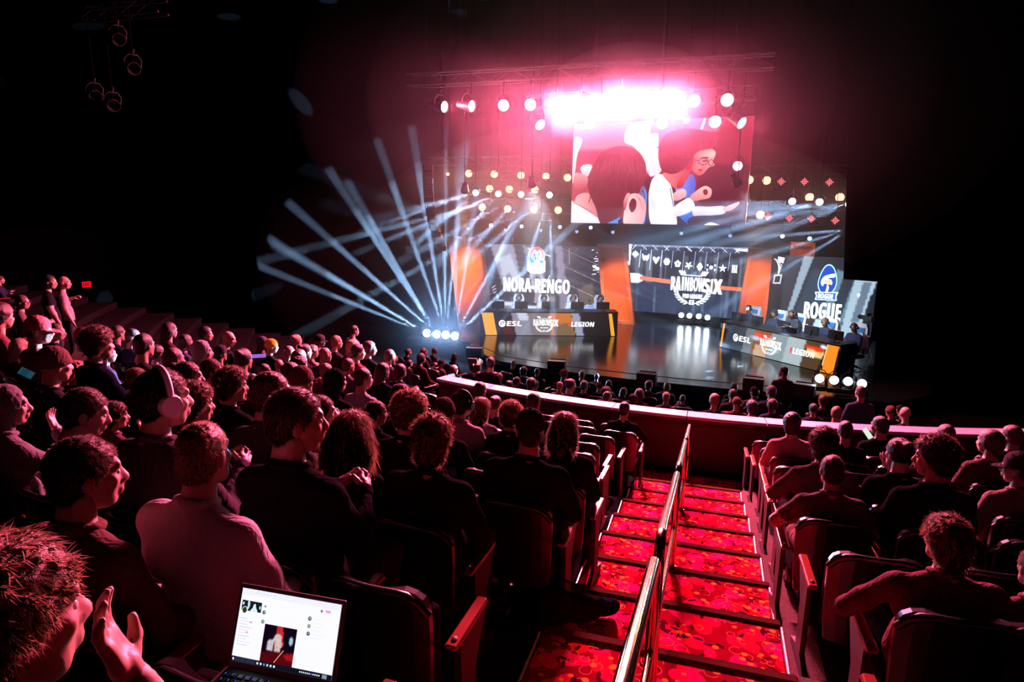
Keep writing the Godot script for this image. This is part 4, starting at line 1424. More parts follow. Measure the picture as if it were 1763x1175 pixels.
	var s0 := at_z(790, 384, -26.8)
	var s1 := at_z(1420, 404, -26.8)
	truss("low lighting truss with small white lamps above the screens", Vector3(s0.x, s0.y + 0.3, -26.95), Vector3(s1.x, s0.y + 0.3, -26.95))
	# tiny lamps along the front of the low truss
	var tiny := [[806, 394], [870, 396], [931, 397], [993, 399], [1055, 400], [1173, 402], [1257, 406]]
	for i in tiny.size():
		var p := at_z(tiny[i][0], tiny[i][1], -26.6)
		lamp("small", p, eye, "tiny pin lamp, %s from the left along the low truss" % ordinal(i), M.phone_glow, "pin lamps along the low truss", 13.96)
	var lone := lamp("par", at_z(1270, 286, -23.5), eye, "lone round lamp beside the upper right corner of the video screen", M.white_glow, "", 13.96)
	shine(lone, Color(0.8, 0.8, 1), 2.0)
	# washes that light the orange towers
	for q in [[[797, 470, -26.4], Vector3(-9.2, 5.6, -23.4), 120.0, "first"], [[1060, 500, -28.9], Vector3(-3.4, 5.6, -26.0), 80.0, "second"], [[1308, 500, -29.9], Vector3(1.2, 5.4, -27.0), 70.0, "third"], [[1383, 430, -31.9], Vector3(2.6, 6.0, -30.0), 8.0, "fourth"]]:
		var s := SpotLight3D.new()
		s.name = "wash"
		add_child(s, true)
		s.look_at_from_position(q[1], at_z(q[0][0], q[0][1], q[0][2]), Vector3.UP)
		s.spot_angle = 14 if q[3] == "first" else 16
		s.spot_angle_attenuation = 1.0
		s.light_energy = q[2]
		s.light_color = Color(1.0, 0.5, 0.3).linear_to_srgb()
		s.light_size = 0.12
		s.spot_range = 40
		s.shadow_enabled = true
		lamp("par", q[1] + (q[1] - at_z(q[0][0], q[0][1], q[0][2])).normalized() * 0.2, at_z(q[0][0], q[0][1], q[0][2]), "dark wash lamp aimed at the %s orange tower from the left" % q[3], null, "wash lamps over the towers", 13.96)
	# two soft washes that pick out the players at their desks
	for q in [[Vector3(-6.2, 5.9, -22.2), Vector3(-6.4, 1.2, -26.2), "desk below the club crest"], [Vector3(0.6, 5.9, -21.6), Vector3(3.2, 1.2, -24.6), "angled desk"]]:
		var t := lamp("par", q[0], q[1], "dark wash lamp hung over the stage and aimed at the %s" % q[2], M.warm_glow, "wash lamps over the desks", 13.96)
		var s := SpotLight3D.new()
		s.name = "wash"
		t.add_child(s, true)
		s.position = Vector3(0, 0, -0.12)
		s.spot_angle = 27
		s.spot_angle_attenuation = 0.9
		s.light_energy = 95
		s.light_color = Color(0.9, 0.95, 1.0)
		s.light_size = 0.14
		s.spot_range = 30
		s.shadow_enabled = true
	# curved hang of loudspeakers
	var arr := thing("line_array", "tall curved hang of stacked loudspeaker boxes at the edge of the stage", "loudspeaker", at_z(737, 285, -22.6))
	var o := arr.position
	var prev := 0.0
	for i in 13:
		var f := i / 12.0
		var c := at_z(736 + 3 * f + 20 * f * f * f, 289 + f * 134, -22.6) - o
		var tilt := 0.05 + 0.5 * f * f * f
		var m := MB.new()
		m.rbox(Vector3.ZERO, Vector3(0.34, 0.225, 0.42), 0.015)
		var xf := Transform3D(Basis(Vector3.UP, 0.55) * Basis(Vector3.RIGHT, tilt), c)
		var box := part("speaker_box", m.mesh(), M.speaker, arr, xf)
		m = MB.new()
		m.rbox(Vector3(0, 0, 0.215), Vector3(0.29, 0.17, 0.012), 0.004)
		part("grille", m.mesh(), M.grille, box)
		prev = f
	var cb := MB.new()
	cb.cyl(Vector3(0, 0.1, 0), Vector3(0, 13.96 - o.y, 0), 0.015, -1, 6)
	part("hanging_cable", cb.mesh(), M.steel, arr)

func floor_head(p: Vector3, aim: Vector3, label: String, group: String, kind := "head") -> Node3D:
	var t := lamp(kind, p, aim, label, M.white_glow, group)
	var u := t.transform.affine_inverse()
	var b := MB.new()
	var base := p.y - 0.34
	b.rbox(Vector3(p.x, base + 0.07, p.z), Vector3(0.36, 0.14, 0.3), 0.02)
	for s in [-0.17, 0.17]: b.rbox(Vector3(p.x + s, base + 0.26, p.z), Vector3(0.04, 0.26, 0.12), 0.01)
	part("base", b.mesh(), M.casing, t, u)
	return t

func build_floor_lights():
	var E := 9000.0
	var cool := Color(0.6, 0.78, 1.0)
	var word := ["leftmost", "second", "third", "rightmost"]
	var left := [[735, 574, [[548, 462, -22.5], [600, 496, -22.4], [560, 504, -21]]], [752, 576, [[610, 450, -22.6], [650, 420, -23], [690, 470, -23]]], [767, 577, [[705, 400, -23], [735, 380, -23], [765, 370, -23.2], [786, 400, -23.4]]], [783, 579, [[786, 420, -23.5], [806, 430, -23.6], [842, 470, -23.6], [868, 500, -23.4]]]]
	for i in 4:
		var h: Array = left[i]
		var p := on_y(h[0], h[1], 0.45)
		var t := floor_head(p, Vector3(-1, 5, 0), "blazing white floor light, %s of four at the far corner of the stage" % word[i], "floor lights at the far stage corner", "par")
		shine(t, Color(0.3, 0.52, 1.0), 34.0)
		for q in h[2]: beam(t, at_z(q[0], q[1], q[2]), E, 1.5)
	var riser := MB.new()
	var rp := on_y(759, 584, 0.05)
	riser.rbox(Vector3(0, -0.4, 0), Vector3(2.6, 1.0, 0.8), 0.02)
	tag(part("equipment_riser", riser.mesh(), M.casing, self, Transform3D(Basis(Vector3.UP, 0.12), Vector3(rp.x, 0.0, rp.z + 0.1))), "low black riser carrying the four blazing floor lights", "riser")
	var mid := [[1173, 542, [[1092, 500, -28.5], [1100, 520, -28.5]]], [1187, 543, [[1098, 490, -29], [1120, 486, -29]]], [1203, 544, [[1128, 488, -29.5], [1110, 510, -29]]], [1218, 546, [[1216, 508, -30], [1224, 506, -30], [1160, 500, -30], [1180, 500, -30]]]]
	for i in 4:
		var h: Array = mid[i]
		var p := on_y(h[0], h[1] + 1, 0.36)
		var t := floor_head(p, Vector3(-0.5, 5, 0), "small white floor light, %s of four before the centre screen" % word[i], "floor lights before the centre screen")
		shine(t, cool, 2.5)
		for q in h[2]: beam(t, at_z(q[0], q[1], q[2]), 2600, 1.0)
	var right := [[1411, 652, []], [1436, 655, [[1350, 628, -21.5]]], [1460, 657, [[1330, 615, -22], [1360, 610, -22], [1290, 606, -23]]], [1484, 661, [[1400, 606, -21.5], [1420, 600, -22], [1350, 606, -22], [1410, 634, -21]]]]
	for i in 4:
		var h: Array = right[i]
		var p := on_y(h[0], h[1], 0.42)
		var t := floor_head(p, Vector3(-2.5, 5, 0), "white floor light on the stage lip, %s of four beside the angled desk" % word[i], "floor lights on the near stage lip")
		shine(t, cool, 2.0)
		for q in h[2]: beam(t, at_z(q[0], q[1], q[2]), 3000, 0.9)

func haze(called: String, at: Vector3, size: Vector3, density: float, round_shape: bool):
	var f := FogVolume.new()
	f.name = called
	f.size = size
	f.position = at
	if round_shape: f.shape = RenderingServer.FOG_VOLUME_SHAPE_ELLIPSOID
	var m := FogMaterial.new()
	m.density = density
	m.albedo = Color(1, 1, 1)
	f.material = m
	tag(f, "", "", "", "stuff")
	add_child(f)

func build_haze():
	haze("stage_haze", Vector3(-4.2, 3.7, -25.3), Vector3(20, 9.4, 14.2), 0.0095, true)
	haze("side_haze", Vector3(-9.6, 2.6, -23.6), Vector3(11, 8, 8), 0.008, true)
	haze("side_haze_outer", Vector3(-10.0, 3.0, -23.4), Vector3(16, 11, 10), 0.006, true)
	haze("lamp_haze", at_z(1075, 165, -17.3), Vector3(10, 6.4, 3.4), 0.006, true)
	haze("lamp_haze_middle", at_z(1068, 160, -17.4), Vector3(14.5, 9.2, 4.6), 0.004, true)
	haze("lamp_haze_outer", at_z(1055, 150, -17.6), Vector3(19, 11.4, 6), 0.002, true)
	haze("lamp_smoke", at_z(1078, 170, -17.2), Vector3(4.4, 2.7, 1.7), 0.06, true)


# ------------------------------------------------------------------ bodies: distance fields meshed as surface nets
# a shape: [kind, a, b, ra, rb, part, cut]; kind 0 is a tapered capsule from a to b, kind 1 an ellipsoid at a with radii b
func cap(a: Vector3, b: Vector3, ra: float, rb: float, id := 0) -> Array:
	return [0, a, b, ra, rb, id, false]

func egg(a: Vector3, r: Vector3, id := 0, cut := false) -> Array:
	return [1, a, r, 0.0, 0.0, id, cut]

func nets(shapes: Array, cell: float, k: float, change = null) -> Dictionary:
	var lo := Vector3(1e9, 1e9, 1e9)
	var hi := -lo
	for s in shapes:
		var a: Vector3 = s[1]
		var b: Vector3 = s[2]
		if s[0] == 0:
			lo = lo.min(a - Vector3.ONE * s[3]).min(b - Vector3.ONE * s[4])
			hi = hi.max(a + Vector3.ONE * s[3]).max(b + Vector3.ONE * s[4])
		elif not s[6]:
			lo = lo.min(a - b); hi = hi.max(a + b)
	lo -= Vector3.ONE * (cell * 2.5 + 0.012)
	hi += Vector3.ONE * (cell * 2.5 + 0.012)
	var nx := int((hi.x - lo.x) / cell) + 1
	var ny := int((hi.y - lo.y) / cell) + 1
	var nz := int((hi.z - lo.z) / cell) + 1
	var f := PackedFloat32Array()
	f.resize(nx * ny * nz)
	f.fill(1.0)
	var near := PackedFloat32Array()
	near.resize(nx * ny * nz)
	near.fill(1.0)
	var ids := PackedByteArray()
	ids.resize(nx * ny * nz)
	var margin := k + cell * 2.0
	for s in shapes:
		var kind: int = s[0]
		var a: Vector3 = s[1]
		var b: Vector3 = s[2]
		var ra: float = s[3]
		var rb: float = s[4]
		var id: int = s[5]
		var cut: bool = s[6]
		var l := a.min(b) - Vector3.ONE * maxf(ra, rb) if kind == 0 else a - b
		var u := a.max(b) + Vector3.ONE * maxf(ra, rb) if kind == 0 else a + b
		var i0 := ((l - lo - Vector3.ONE * margin) / cell).floor()
		var i1 := ((u - lo + Vector3.ONE * margin) / cell).ceil()
		var x0 := maxi(int(i0.x), 0)
		var x1 := mini(int(i1.x), nx - 1)
		var y0 := maxi(int(i0.y), 0)
		var y1 := mini(int(i1.y), ny - 1)
		var z0 := maxi(int(i0.z), 0)
		var z1 := mini(int(i1.z), nz - 1)
		var ab := b - a
		var inv := 1.0 / maxf(ab.length_squared(), 1e-9)
		var ib := Vector3.ONE
		if kind == 1: ib = Vector3.ONE / b
		for z in range(z0, z1 + 1):
			for y in range(y0, y1 + 1):
				var at := (z * ny + y) * nx
				for x in range(x0, x1 + 1):
					var p := Vector3(lo.x + x * cell, lo.y + y * cell, lo.z + z * cell)
					var d: float
					if kind == 0:
						var t := clampf((p - a).dot(ab) * inv, 0.0, 1.0)
						d = (p - a - ab * t).length() - lerpf(ra, rb, t)
					else:
						var q := (p - a) * ib
						var k0 := q.length()
						var k1 := (q * ib).length()
						d = k0 * (k0 - 1.0) / maxf(k1, 1e-6)
					var o := f[at + x]
					if cut:
						f[at + x] = maxf(o, -d)
						continue
					if d < near[at + x]:
						near[at + x] = d
						ids[at + x] = id
					var h := maxf(k - absf(o - d), 0.0)
					f[at + x] = minf(o, d) - h * h / (4.0 * k)
	if change != null:
		for z in nz:
			for y in ny:
				var at := (z * ny + y) * nx
				for x in nx:
					if f[at + x] < cell * 3.0: f[at + x] = change.call(Vector3(lo.x + x * cell, lo.y + y * cell, lo.z + z * cell), f[at + x])
	var v := PackedVector3Array()
	var vid := PackedByteArray()
	var which := {}
	var sx := 1
	var sy := nx
	var sz := nx * ny
	var offs := [0, sx, sy, sx + sy, sz, sx + sz, sy + sz, sx + sy + sz]
	var edges := [[0, 1], [2, 3], [4, 5], [6, 7], [0, 2], [1, 3], [4, 6], [5, 7], [0, 4], [1, 5], [2, 6], [3, 7]]
	for z in nz - 1:
		for y in ny - 1:
			var at := (z * ny + y) * nx
			for x in nx - 1:
				var i := at + x
				if absf(f[i]) > cell * 2.0: continue
				var m := 0
				for c in 8:
					if f[i + offs[c]] < 0.0: m += 1
				if m == 0 or m == 8: continue
				var sum := Vector3.ZERO
				var n := 0
				for e in edges:
					var fa: float = f[i + offs[e[0]]]
					var fb: float = f[i + offs[e[1]]]
					if (fa < 0.0) != (fb < 0.0):
						var t := fa / (fa - fb)
						var ca: int = e[0]
						var cb: int = e[1]
						sum += Vector3(ca & 1, (ca >> 1) & 1, ca >> 2).lerp(Vector3(cb & 1, (cb >> 1) & 1, cb >> 2), t)
						n += 1
				which[i] = v.size()
				v.append(lo + (Vector3(x, y, z) + sum / n) * cell)
				vid.append(ids[i])
	var tris := {}
	var nn := PackedVector3Array()
	nn.resize(v.size())
	for i in which:
		for axis in 3:
			var s: int = [sx, sy, sz][axis]
			var p: int = [sy, sz, sx][axis]
			var q: int = [sz, sx, sy][axis]
			if (f[i] < 0.0) == (f[i + s] < 0.0): continue
			if not (which.has(i - p) and which.has(i - q) and which.has(i - p - q)): continue
			var A: int = which[i]
			var B: int = which[i - p]
			var C: int = which[i - p - q]
			var D: int = which[i - q]
			var way := Vector3.ZERO
			way[axis] = 1.0 if f[i] < 0.0 else -1.0
			var id := vid[A]
			if not tris.has(id): tris[id] = PackedInt32Array()
			var g := (v[C] - v[A]).cross(v[D] - v[B])
			if g.dot(way) > 0.0: tris[id].append_array([A, C, B, A, D, C])
			else:
				tris[id].append_array([A, B, C, A, C, D])
				g = -g
			nn[A] += g; nn[B] += g; nn[C] += g; nn[D] += g
	for i in nn.size(): nn[i] = nn[i].normalized()
	return {"v": v, "n": nn, "t": tris}

# puts fields of triangles together: a list of [net, transform, part or -1]; one surface for each part
func join(list: Array) -> ArrayMesh:
	var by := {}
	for e in list:
		var net: Dictionary = e[0]
		var xf: Transform3D = e[1]
		var flip := xf.basis.determinant() < 0.0
		var nb := xf.basis.inverse().transposed()
		for id in net.t:
			var to: int = id if e[2] < 0 else e[2]
			if not by.has(to): by[to] = [PackedVector3Array(), PackedVector3Array()]
			var V := PackedVector3Array()
			var N := PackedVector3Array()
			var t: PackedInt32Array = net.t[id]
			V.resize(t.size()); N.resize(t.size())
			for i in range(0, t.size(), 3):
				for j in 3:
					var s := t[i + (j if not flip else 2 - j)]
					V[i + j] = xf * net.v[s]
					N[i + j] = (nb * net.n[s]).normalized()
			by[to][0].append_array(V)
			by[to][1].append_array(N)
	var m := ArrayMesh.new()
	var order := by.keys()
	order.sort()
	for id in order:
		var a := []
		a.resize(Mesh.ARRAY_MAX)
		a[Mesh.ARRAY_VERTEX] = by[id][0]
		a[Mesh.ARRAY_NORMAL] = by[id][1]
		m.add_surface_from_arrays(Mesh.PRIMITIVE_TRIANGLES, a)
	m.set_meta("parts", order)
	return m

# parts: 0 skin, 1 top, 2 trousers, 3 shoes, 4 eyes
var net_cache := {}
func head_net(fine: bool) -> Dictionary:
	var key := "head" + str(fine)
	if not net_cache.has(key):
		var s := [
			egg(Vector3(0, 0.03, 0.014), Vector3(0.077, 0.095, 0.096)), egg(Vector3(0, -0.035, -0.03), Vector3(0.061, 0.088, 0.066)),
			cap(Vector3(-0.03, -0.085, -0.045), Vector3(0.03, -0.085, -0.045), 0.03, 0.03), egg(Vector3(0, -0.1, -0.066), Vector3(0.024, 0.02, 0.022)),
			cap(Vector3(0, 0.01, -0.092), Vector3(0, -0.028, -0.112), 0.009, 0.015), egg(Vector3(0, -0.034, -0.1), Vector3(0.021, 0.01, 0.014)),
			cap(Vector3(-0.034, 0.03, -0.078), Vector3(0.034, 0.03, -0.078), 0.016, 0.016), egg(Vector3(-0.043, -0.02, -0.062), Vector3(0.022, 0.02, 0.02)), egg(Vector3(0.043, -0.02, -0.062), Vector3(0.022, 0.02, 0.02)),
			egg(Vector3(-0.079, -0.008, 0.016), Vector3(0.011, 0.032, 0.02)), egg(Vector3(0.079, -0.008, 0.016), Vector3(0.011, 0.032, 0.02)),
			cap(Vector3(-0.017, -0.062, -0.092), Vector3(0.017, -0.062, -0.092), 0.009, 0.009), cap(Vector3(-0.013, -0.072, -0.091), Vector3(0.013, -0.072, -0.091), 0.009, 0.009),
			cap(Vector3(0, -0.06, 0.03), Vector3(0, -0.2, 0.045), 0.052, 0.06),
			egg(Vector3(-0.031, 0.004, -0.096), Vector3(0.017, 0.011, 0.013), 0, true), egg(Vector3(0.031, 0.004, -0.096), Vector3(0.017, 0.011, 0.013), 0, true)]
		net_cache[key] = nets(s, 0.0075 if fine else 0.015, 0.02)
	return net_cache[key]

func eye_net() -> Dictionary:
	if not net_cache.has("eye"):
		net_cache.eye = nets([egg(Vector3(-0.031, 0.003, -0.08), Vector3(0.012, 0.011, 0.012), 4), egg(Vector3(0.031, 0.003, -0.08), Vector3(0.012, 0.011, 0.012), 4)], 0.005, 0.002)
	return net_cache.eye

# a right hand: the palm leaves the wrist along -z, the palm faces -y, the thumb is at -x
func hand_net(fine: bool, pose: String) -> Dictionary:
	var key := "hand" + pose + str(fine)
	if not net_cache.has(key):
		var s := [cap(Vector3(0, 0, 0.02), Vector3(0, 0, -0.03), 0.024, 0.026), cap(Vector3(-0.024, 0, -0.045), Vector3(-0.022, 0, -0.085), 0.016, 0.014), cap(Vector3(0.0, 0.002, -0.04), Vector3(0.0, 0.002, -0.09), 0.016, 0.014), cap(Vector3(0.024, 0, -0.04), Vector3(0.024, -0.002, -0.082), 0.015, 0.013)]
		var curl: float = {"rest": 0.45, "grip": 1.15, "open": 0.12}[pose]
		var xs := [-0.03, -0.01, 0.011, 0.031]
		var ln := [0.072, 0.082, 0.075, 0.058]
		for i in 4:
			var p := Vector3(xs[i], 0, -0.086)
			var a := curl * 0.35
			var spread: float = (xs[i]) * (3.0 if pose == "open" else 1.2)
			for j in 3:
				var l: float = ln[i] * [0.45, 0.3, 0.25][j]
				var q := p + Vector3(spread * l * 4.0, -sin(a) * l, -cos(a) * l)
				s.append(cap(p, q, 0.0098 - j * 0.001, 0.009 - j * 0.001))
				p = q
				a += curl * 0.75
		var th := Vector3(-0.03, -0.006, -0.02)
		var t2 := Vector3(-0.058, -0.018, -0.045)
		var t3 := Vector3(-0.062, -0.028, -0.075) if pose != "grip" else Vector3(-0.035, -0.05, -0.075)
		s.append(cap(th, t2, 0.014, 0.012))
		s.append(cap(t2, t3, 0.0115, 0.009))
		net_cache[key] = nets(s, 0.0055 if fine else 0.011, 0.008)
	return net_cache[key]

const SHOULDER := Vector3(0.185, 1.02, 0.07)
# arm poses: elbow and wrist of the right arm, of the left arm, and how the hands are held
func arms_of(pose: String) -> Array:
	match pose:
		"phone": return [Vector3(0.25, 0.76, -0.02), Vector3(0.07, 0.86, -0.3), Vector3(-0.25, 0.76, -0.02), Vector3(-0.07, 0.86, -0.3), "grip"]
		"cross": return [Vector3(0.27, 0.8, -0.03), Vector3(-0.09, 0.87, -0.17), Vector3(-0.27, 0.8, -0.03), Vector3(0.1, 0.83, -0.2), "rest"]
		"chin": return [Vector3(0.22, 0.78, -0.2), Vector3(0.05, 1.04, -0.2), Vector3(-0.24, 0.77, 0.0), Vector3(-0.1, 0.64, -0.28), "rest"]
		"ear": return [Vector3(0.2, 0.86, -0.13), Vector3(0.135, 1.13, -0.07), Vector3(-0.24, 0.77, 0.0), Vector3(-0.1, 0.64, -0.28), "rest"]
		"wide": return [Vector3(0.33, 0.8, 0.02), Vector3(0.3, 0.69, -0.26), Vector3(-0.33, 0.8, 0.02), Vector3(-0.3, 0.69, -0.26), "rest"]
		"stand": return [Vector3(0.25, 1.15, 0.05), Vector3(0.25, 0.9, -0.04), Vector3(-0.25, 1.15, 0.05), Vector3(-0.25, 0.9, -0.04), "rest"]
		"stand_cross": return [Vector3(0.28, 1.2, -0.03), Vector3(-0.08, 1.24, -0.2), Vector3(-0.28, 1.2, -0.03), Vector3(0.1, 1.19, -0.22), "rest"]
		"stand_reach": return [Vector3(0.25, 1.17, 0.05), Vector3(0.24, 0.92, -0.05), Vector3(-0.27, 1.2, -0.08), Vector3(-0.2, 1.3, -0.33), "grip"]
		"lean": return [Vector3(0.24, 0.72, -0.22), Vector3(0.12, 0.64, -0.42), Vector3(-0.24, 0.72, -0.22), Vector3(-0.12, 0.64, -0.42), "rest"]
	return [Vector3(0.25, 0.75, 0.02), Vector3(0.14, 0.63, -0.26), Vector3(-0.25, 0.75, 0.02), Vector3(-0.14, 0.63, -0.26), "rest"]

func stands(pose: String) -> bool:
	return pose.begins_with("stand")

# where the middle of the head is, seated or standing
func head_at(pose: String) -> Vector3:
	if stands(pose): return Vector3(0, 1.64, 0.0)
	if pose == "lean": return Vector3(0, 1.2, -0.2)
	return Vector3(0, 1.27, 0.03)

func torso_net(pose: String, sleeves: bool, fine: bool, build: float) -> Dictionary:
	var key := "torso%s%s%s%s" % [pose, sleeves, fine, build]
	if net_cache.has(key): return net_cache[key]
	var up := 0.37 if stands(pose) else 0.0
	var hip := Vector3(0, 0.55, 0.05)
	var neck := head_at(pose) - Vector3(0, 0.155, -0.05)
	var chest := neck + Vector3(0, -0.24, 0.005)
	var sh := neck + Vector3(0, -0.1, 0.0)
	if stands(pose): hip = Vector3(0, 0.93, 0.02)
	var belly := hip.lerp(chest, 0.5) - Vector3(0, 0, 0.01)
	var b := build
	var s := [
		cap(sh + Vector3(-0.15 * b, -0.005, 0.01), sh + Vector3(0.15 * b, -0.005, 0.01), 0.072, 0.072, 1),
		cap(sh + Vector3(-0.07, 0.035, 0.012), sh + Vector3(0.07, 0.035, 0.012), 0.06, 0.06, 1),
		cap(chest + Vector3(-0.085 * b, 0.02, 0.005), chest + Vector3(0.085 * b, 0.02, 0.005), 0.118, 0.118, 1),
		cap(belly + Vector3(-0.07 * b, 0, 0.005), belly + Vector3(0.07 * b, 0, 0.005), 0.118, 0.118, 1),
		cap(hip + Vector3(-0.085 * b, 0.06, 0.005), hip + Vector3(0.085 * b, 0.06, 0.005), 0.122, 0.122, 1),
		cap(hip + Vector3(-0.09, 0.005 if not stands(pose) else -0.03, 0.01), hip + Vector3(0.09, 0.005 if not stands(pose) else -0.03, 0.01), 0.1 if not stands(pose) else 0.12, 0.1 if not stands(pose) else 0.12, 2),
		cap(neck + Vector3(0, 0.02, -0.003), neck + Vector3(0, 0.08, -0.015), 0.055, 0.052, 0)]
	var arm := arms_of(pose)
	for side in 2:
		var sg := 1.0 if side == 0 else -1.0
		var p := sh + Vector3(sg * 0.185 * b, -0.01, 0.01)
		var el: Vector3 = arm[side * 2]
		var wr: Vector3 = arm[side * 2 + 1]
		el.x *= b
		var mid := p.lerp(el, 0.62)
		s.append(cap(p, mid, 0.064, 0.056, 1))
		s.append(cap(mid, el, 0.054, 0.047, 1 if sleeves else 0))
		s.append(cap(el, el.lerp(wr, 0.35), 0.047, 0.046, 1 if sleeves else 0))
		s.append(cap(el.lerp(wr, 0.35), wr, 0.044, 0.031, 1 if sleeves else 0))
		if stands(pose):
			var kn := Vector3(sg * 0.105, 0.5, -0.02)
			s.append(cap(Vector3(sg * 0.09, 0.9, 0.02), kn, 0.095, 0.066, 2))
			s.append(cap(kn, Vector3(sg * 0.11, 0.11, 0.02), 0.062, 0.045, 2))
			s.append(cap(Vector3(sg * 0.11, 0.05, 0.04), Vector3(sg * 0.125, 0.035, -0.15), 0.045, 0.032, 3))
		else:
			var kn := Vector3(sg * 0.14, 0.53, -0.36)
			s.append(cap(Vector3(sg * 0.095, 0.545, 0.0), kn, 0.086, 0.066, 2))
			s.append(cap(kn, Vector3(sg * 0.14, 0.12, -0.33), 0.063, 0.043, 2))
			s.append(cap(Vector3(sg * 0.14, 0.05, -0.3), Vector3(sg * 0.15, 0.035, -0.46), 0.045, 0.032, 3))
	net_cache[key] = nets(s, 0.017 if fine else 0.032, 0.045)
	return net_cache[key]

var body_cache := {}
func body_mesh(pose: String, sleeves: bool, fine: bool, yaw: float, pitch: float, build: float) -> ArrayMesh:
	var key := "%s%s%s%.2f%.2f%.2f" % [pose, sleeves, fine, yaw, pitch, build]
	if body_cache.has(key): return body_cache[key]
	var hp := Transform3D(Basis(Vector3.UP, yaw) * Basis(Vector3.RIGHT, pitch), head_at(pose))
	var list := [[torso_net(pose, sleeves, fine, build), Transform3D(), -1], [head_net(fine), hp, -1]]
	if fine: list.append([eye_net(), hp, -1])
	var arm := arms_of(pose)
	if fine:
		var col := []
		var nk := head_at(pose) - Vector3(0, 0.163, -0.05)
		for i in 12:
			var f := TAU * i / 12.0
			var g := TAU * (i + 1) / 12.0
			col.append(cap(nk + Vector3(cos(f) * 0.066, 0.004 + sin(f) * 0.02, sin(f) * 0.062), nk + Vector3(cos(g) * 0.066, 0.004 + sin(g) * 0.02, sin(g) * 0.062), 0.019, 0.019, 1))
		list.append([nets(col, 0.009, 0.006), Transform3D(), -1])
		for side in 2:
			var p0: Vector3 = head_at(pose) - Vector3(0, 0.265, -0.06) + Vector3((0.185 if side == 0 else -0.185) * build, 0, 0)
			var el: Vector3 = arm[side * 2]
			var wr: Vector3 = arm[side * 2 + 1]
			el.x *= build
			var c0 := el.lerp(wr, 0.93) if sleeves else p0.lerp(el, 0.62)
			var dd := (wr - el).normalized() if sleeves else (el - p0).normalized()
			list.append([nets([cap(c0 - dd * 0.012, c0 + dd * 0.008, 0.039 if sleeves else 0.061, 0.039 if sleeves else 0.061, 1)], 0.011, 0.004), Transform3D(), -1])
	for side in 2:
		var el: Vector3 = arm[side * 2]
		var wr: Vector3 = arm[side * 2 + 1]
		el.x *= build
		var d := (wr - el).normalized()
		var z := -d
		var x := Vector3.UP.cross(z).normalized()
		if pose == "chin" or pose == "ear": x = (Vector3(0.7, 0.0, 0.7)).normalized()
		if pose == "phone": x = Vector3(0.6 if side == 0 else 0.6, -0.8 if side == 0 else 0.8, 0.1).normalized()
		x = (x - z * x.dot(z)).normalized()
		var bs := Basis(x, z.cross(x), z)
		if side == 1: bs = bs * Basis.from_scale(Vector3(-1, 1, 1))
		list.append([hand_net(fine, arm[4]), Transform3D(bs, wr), 0])
	body_cache[key] = join(list)
	return body_cache[key]

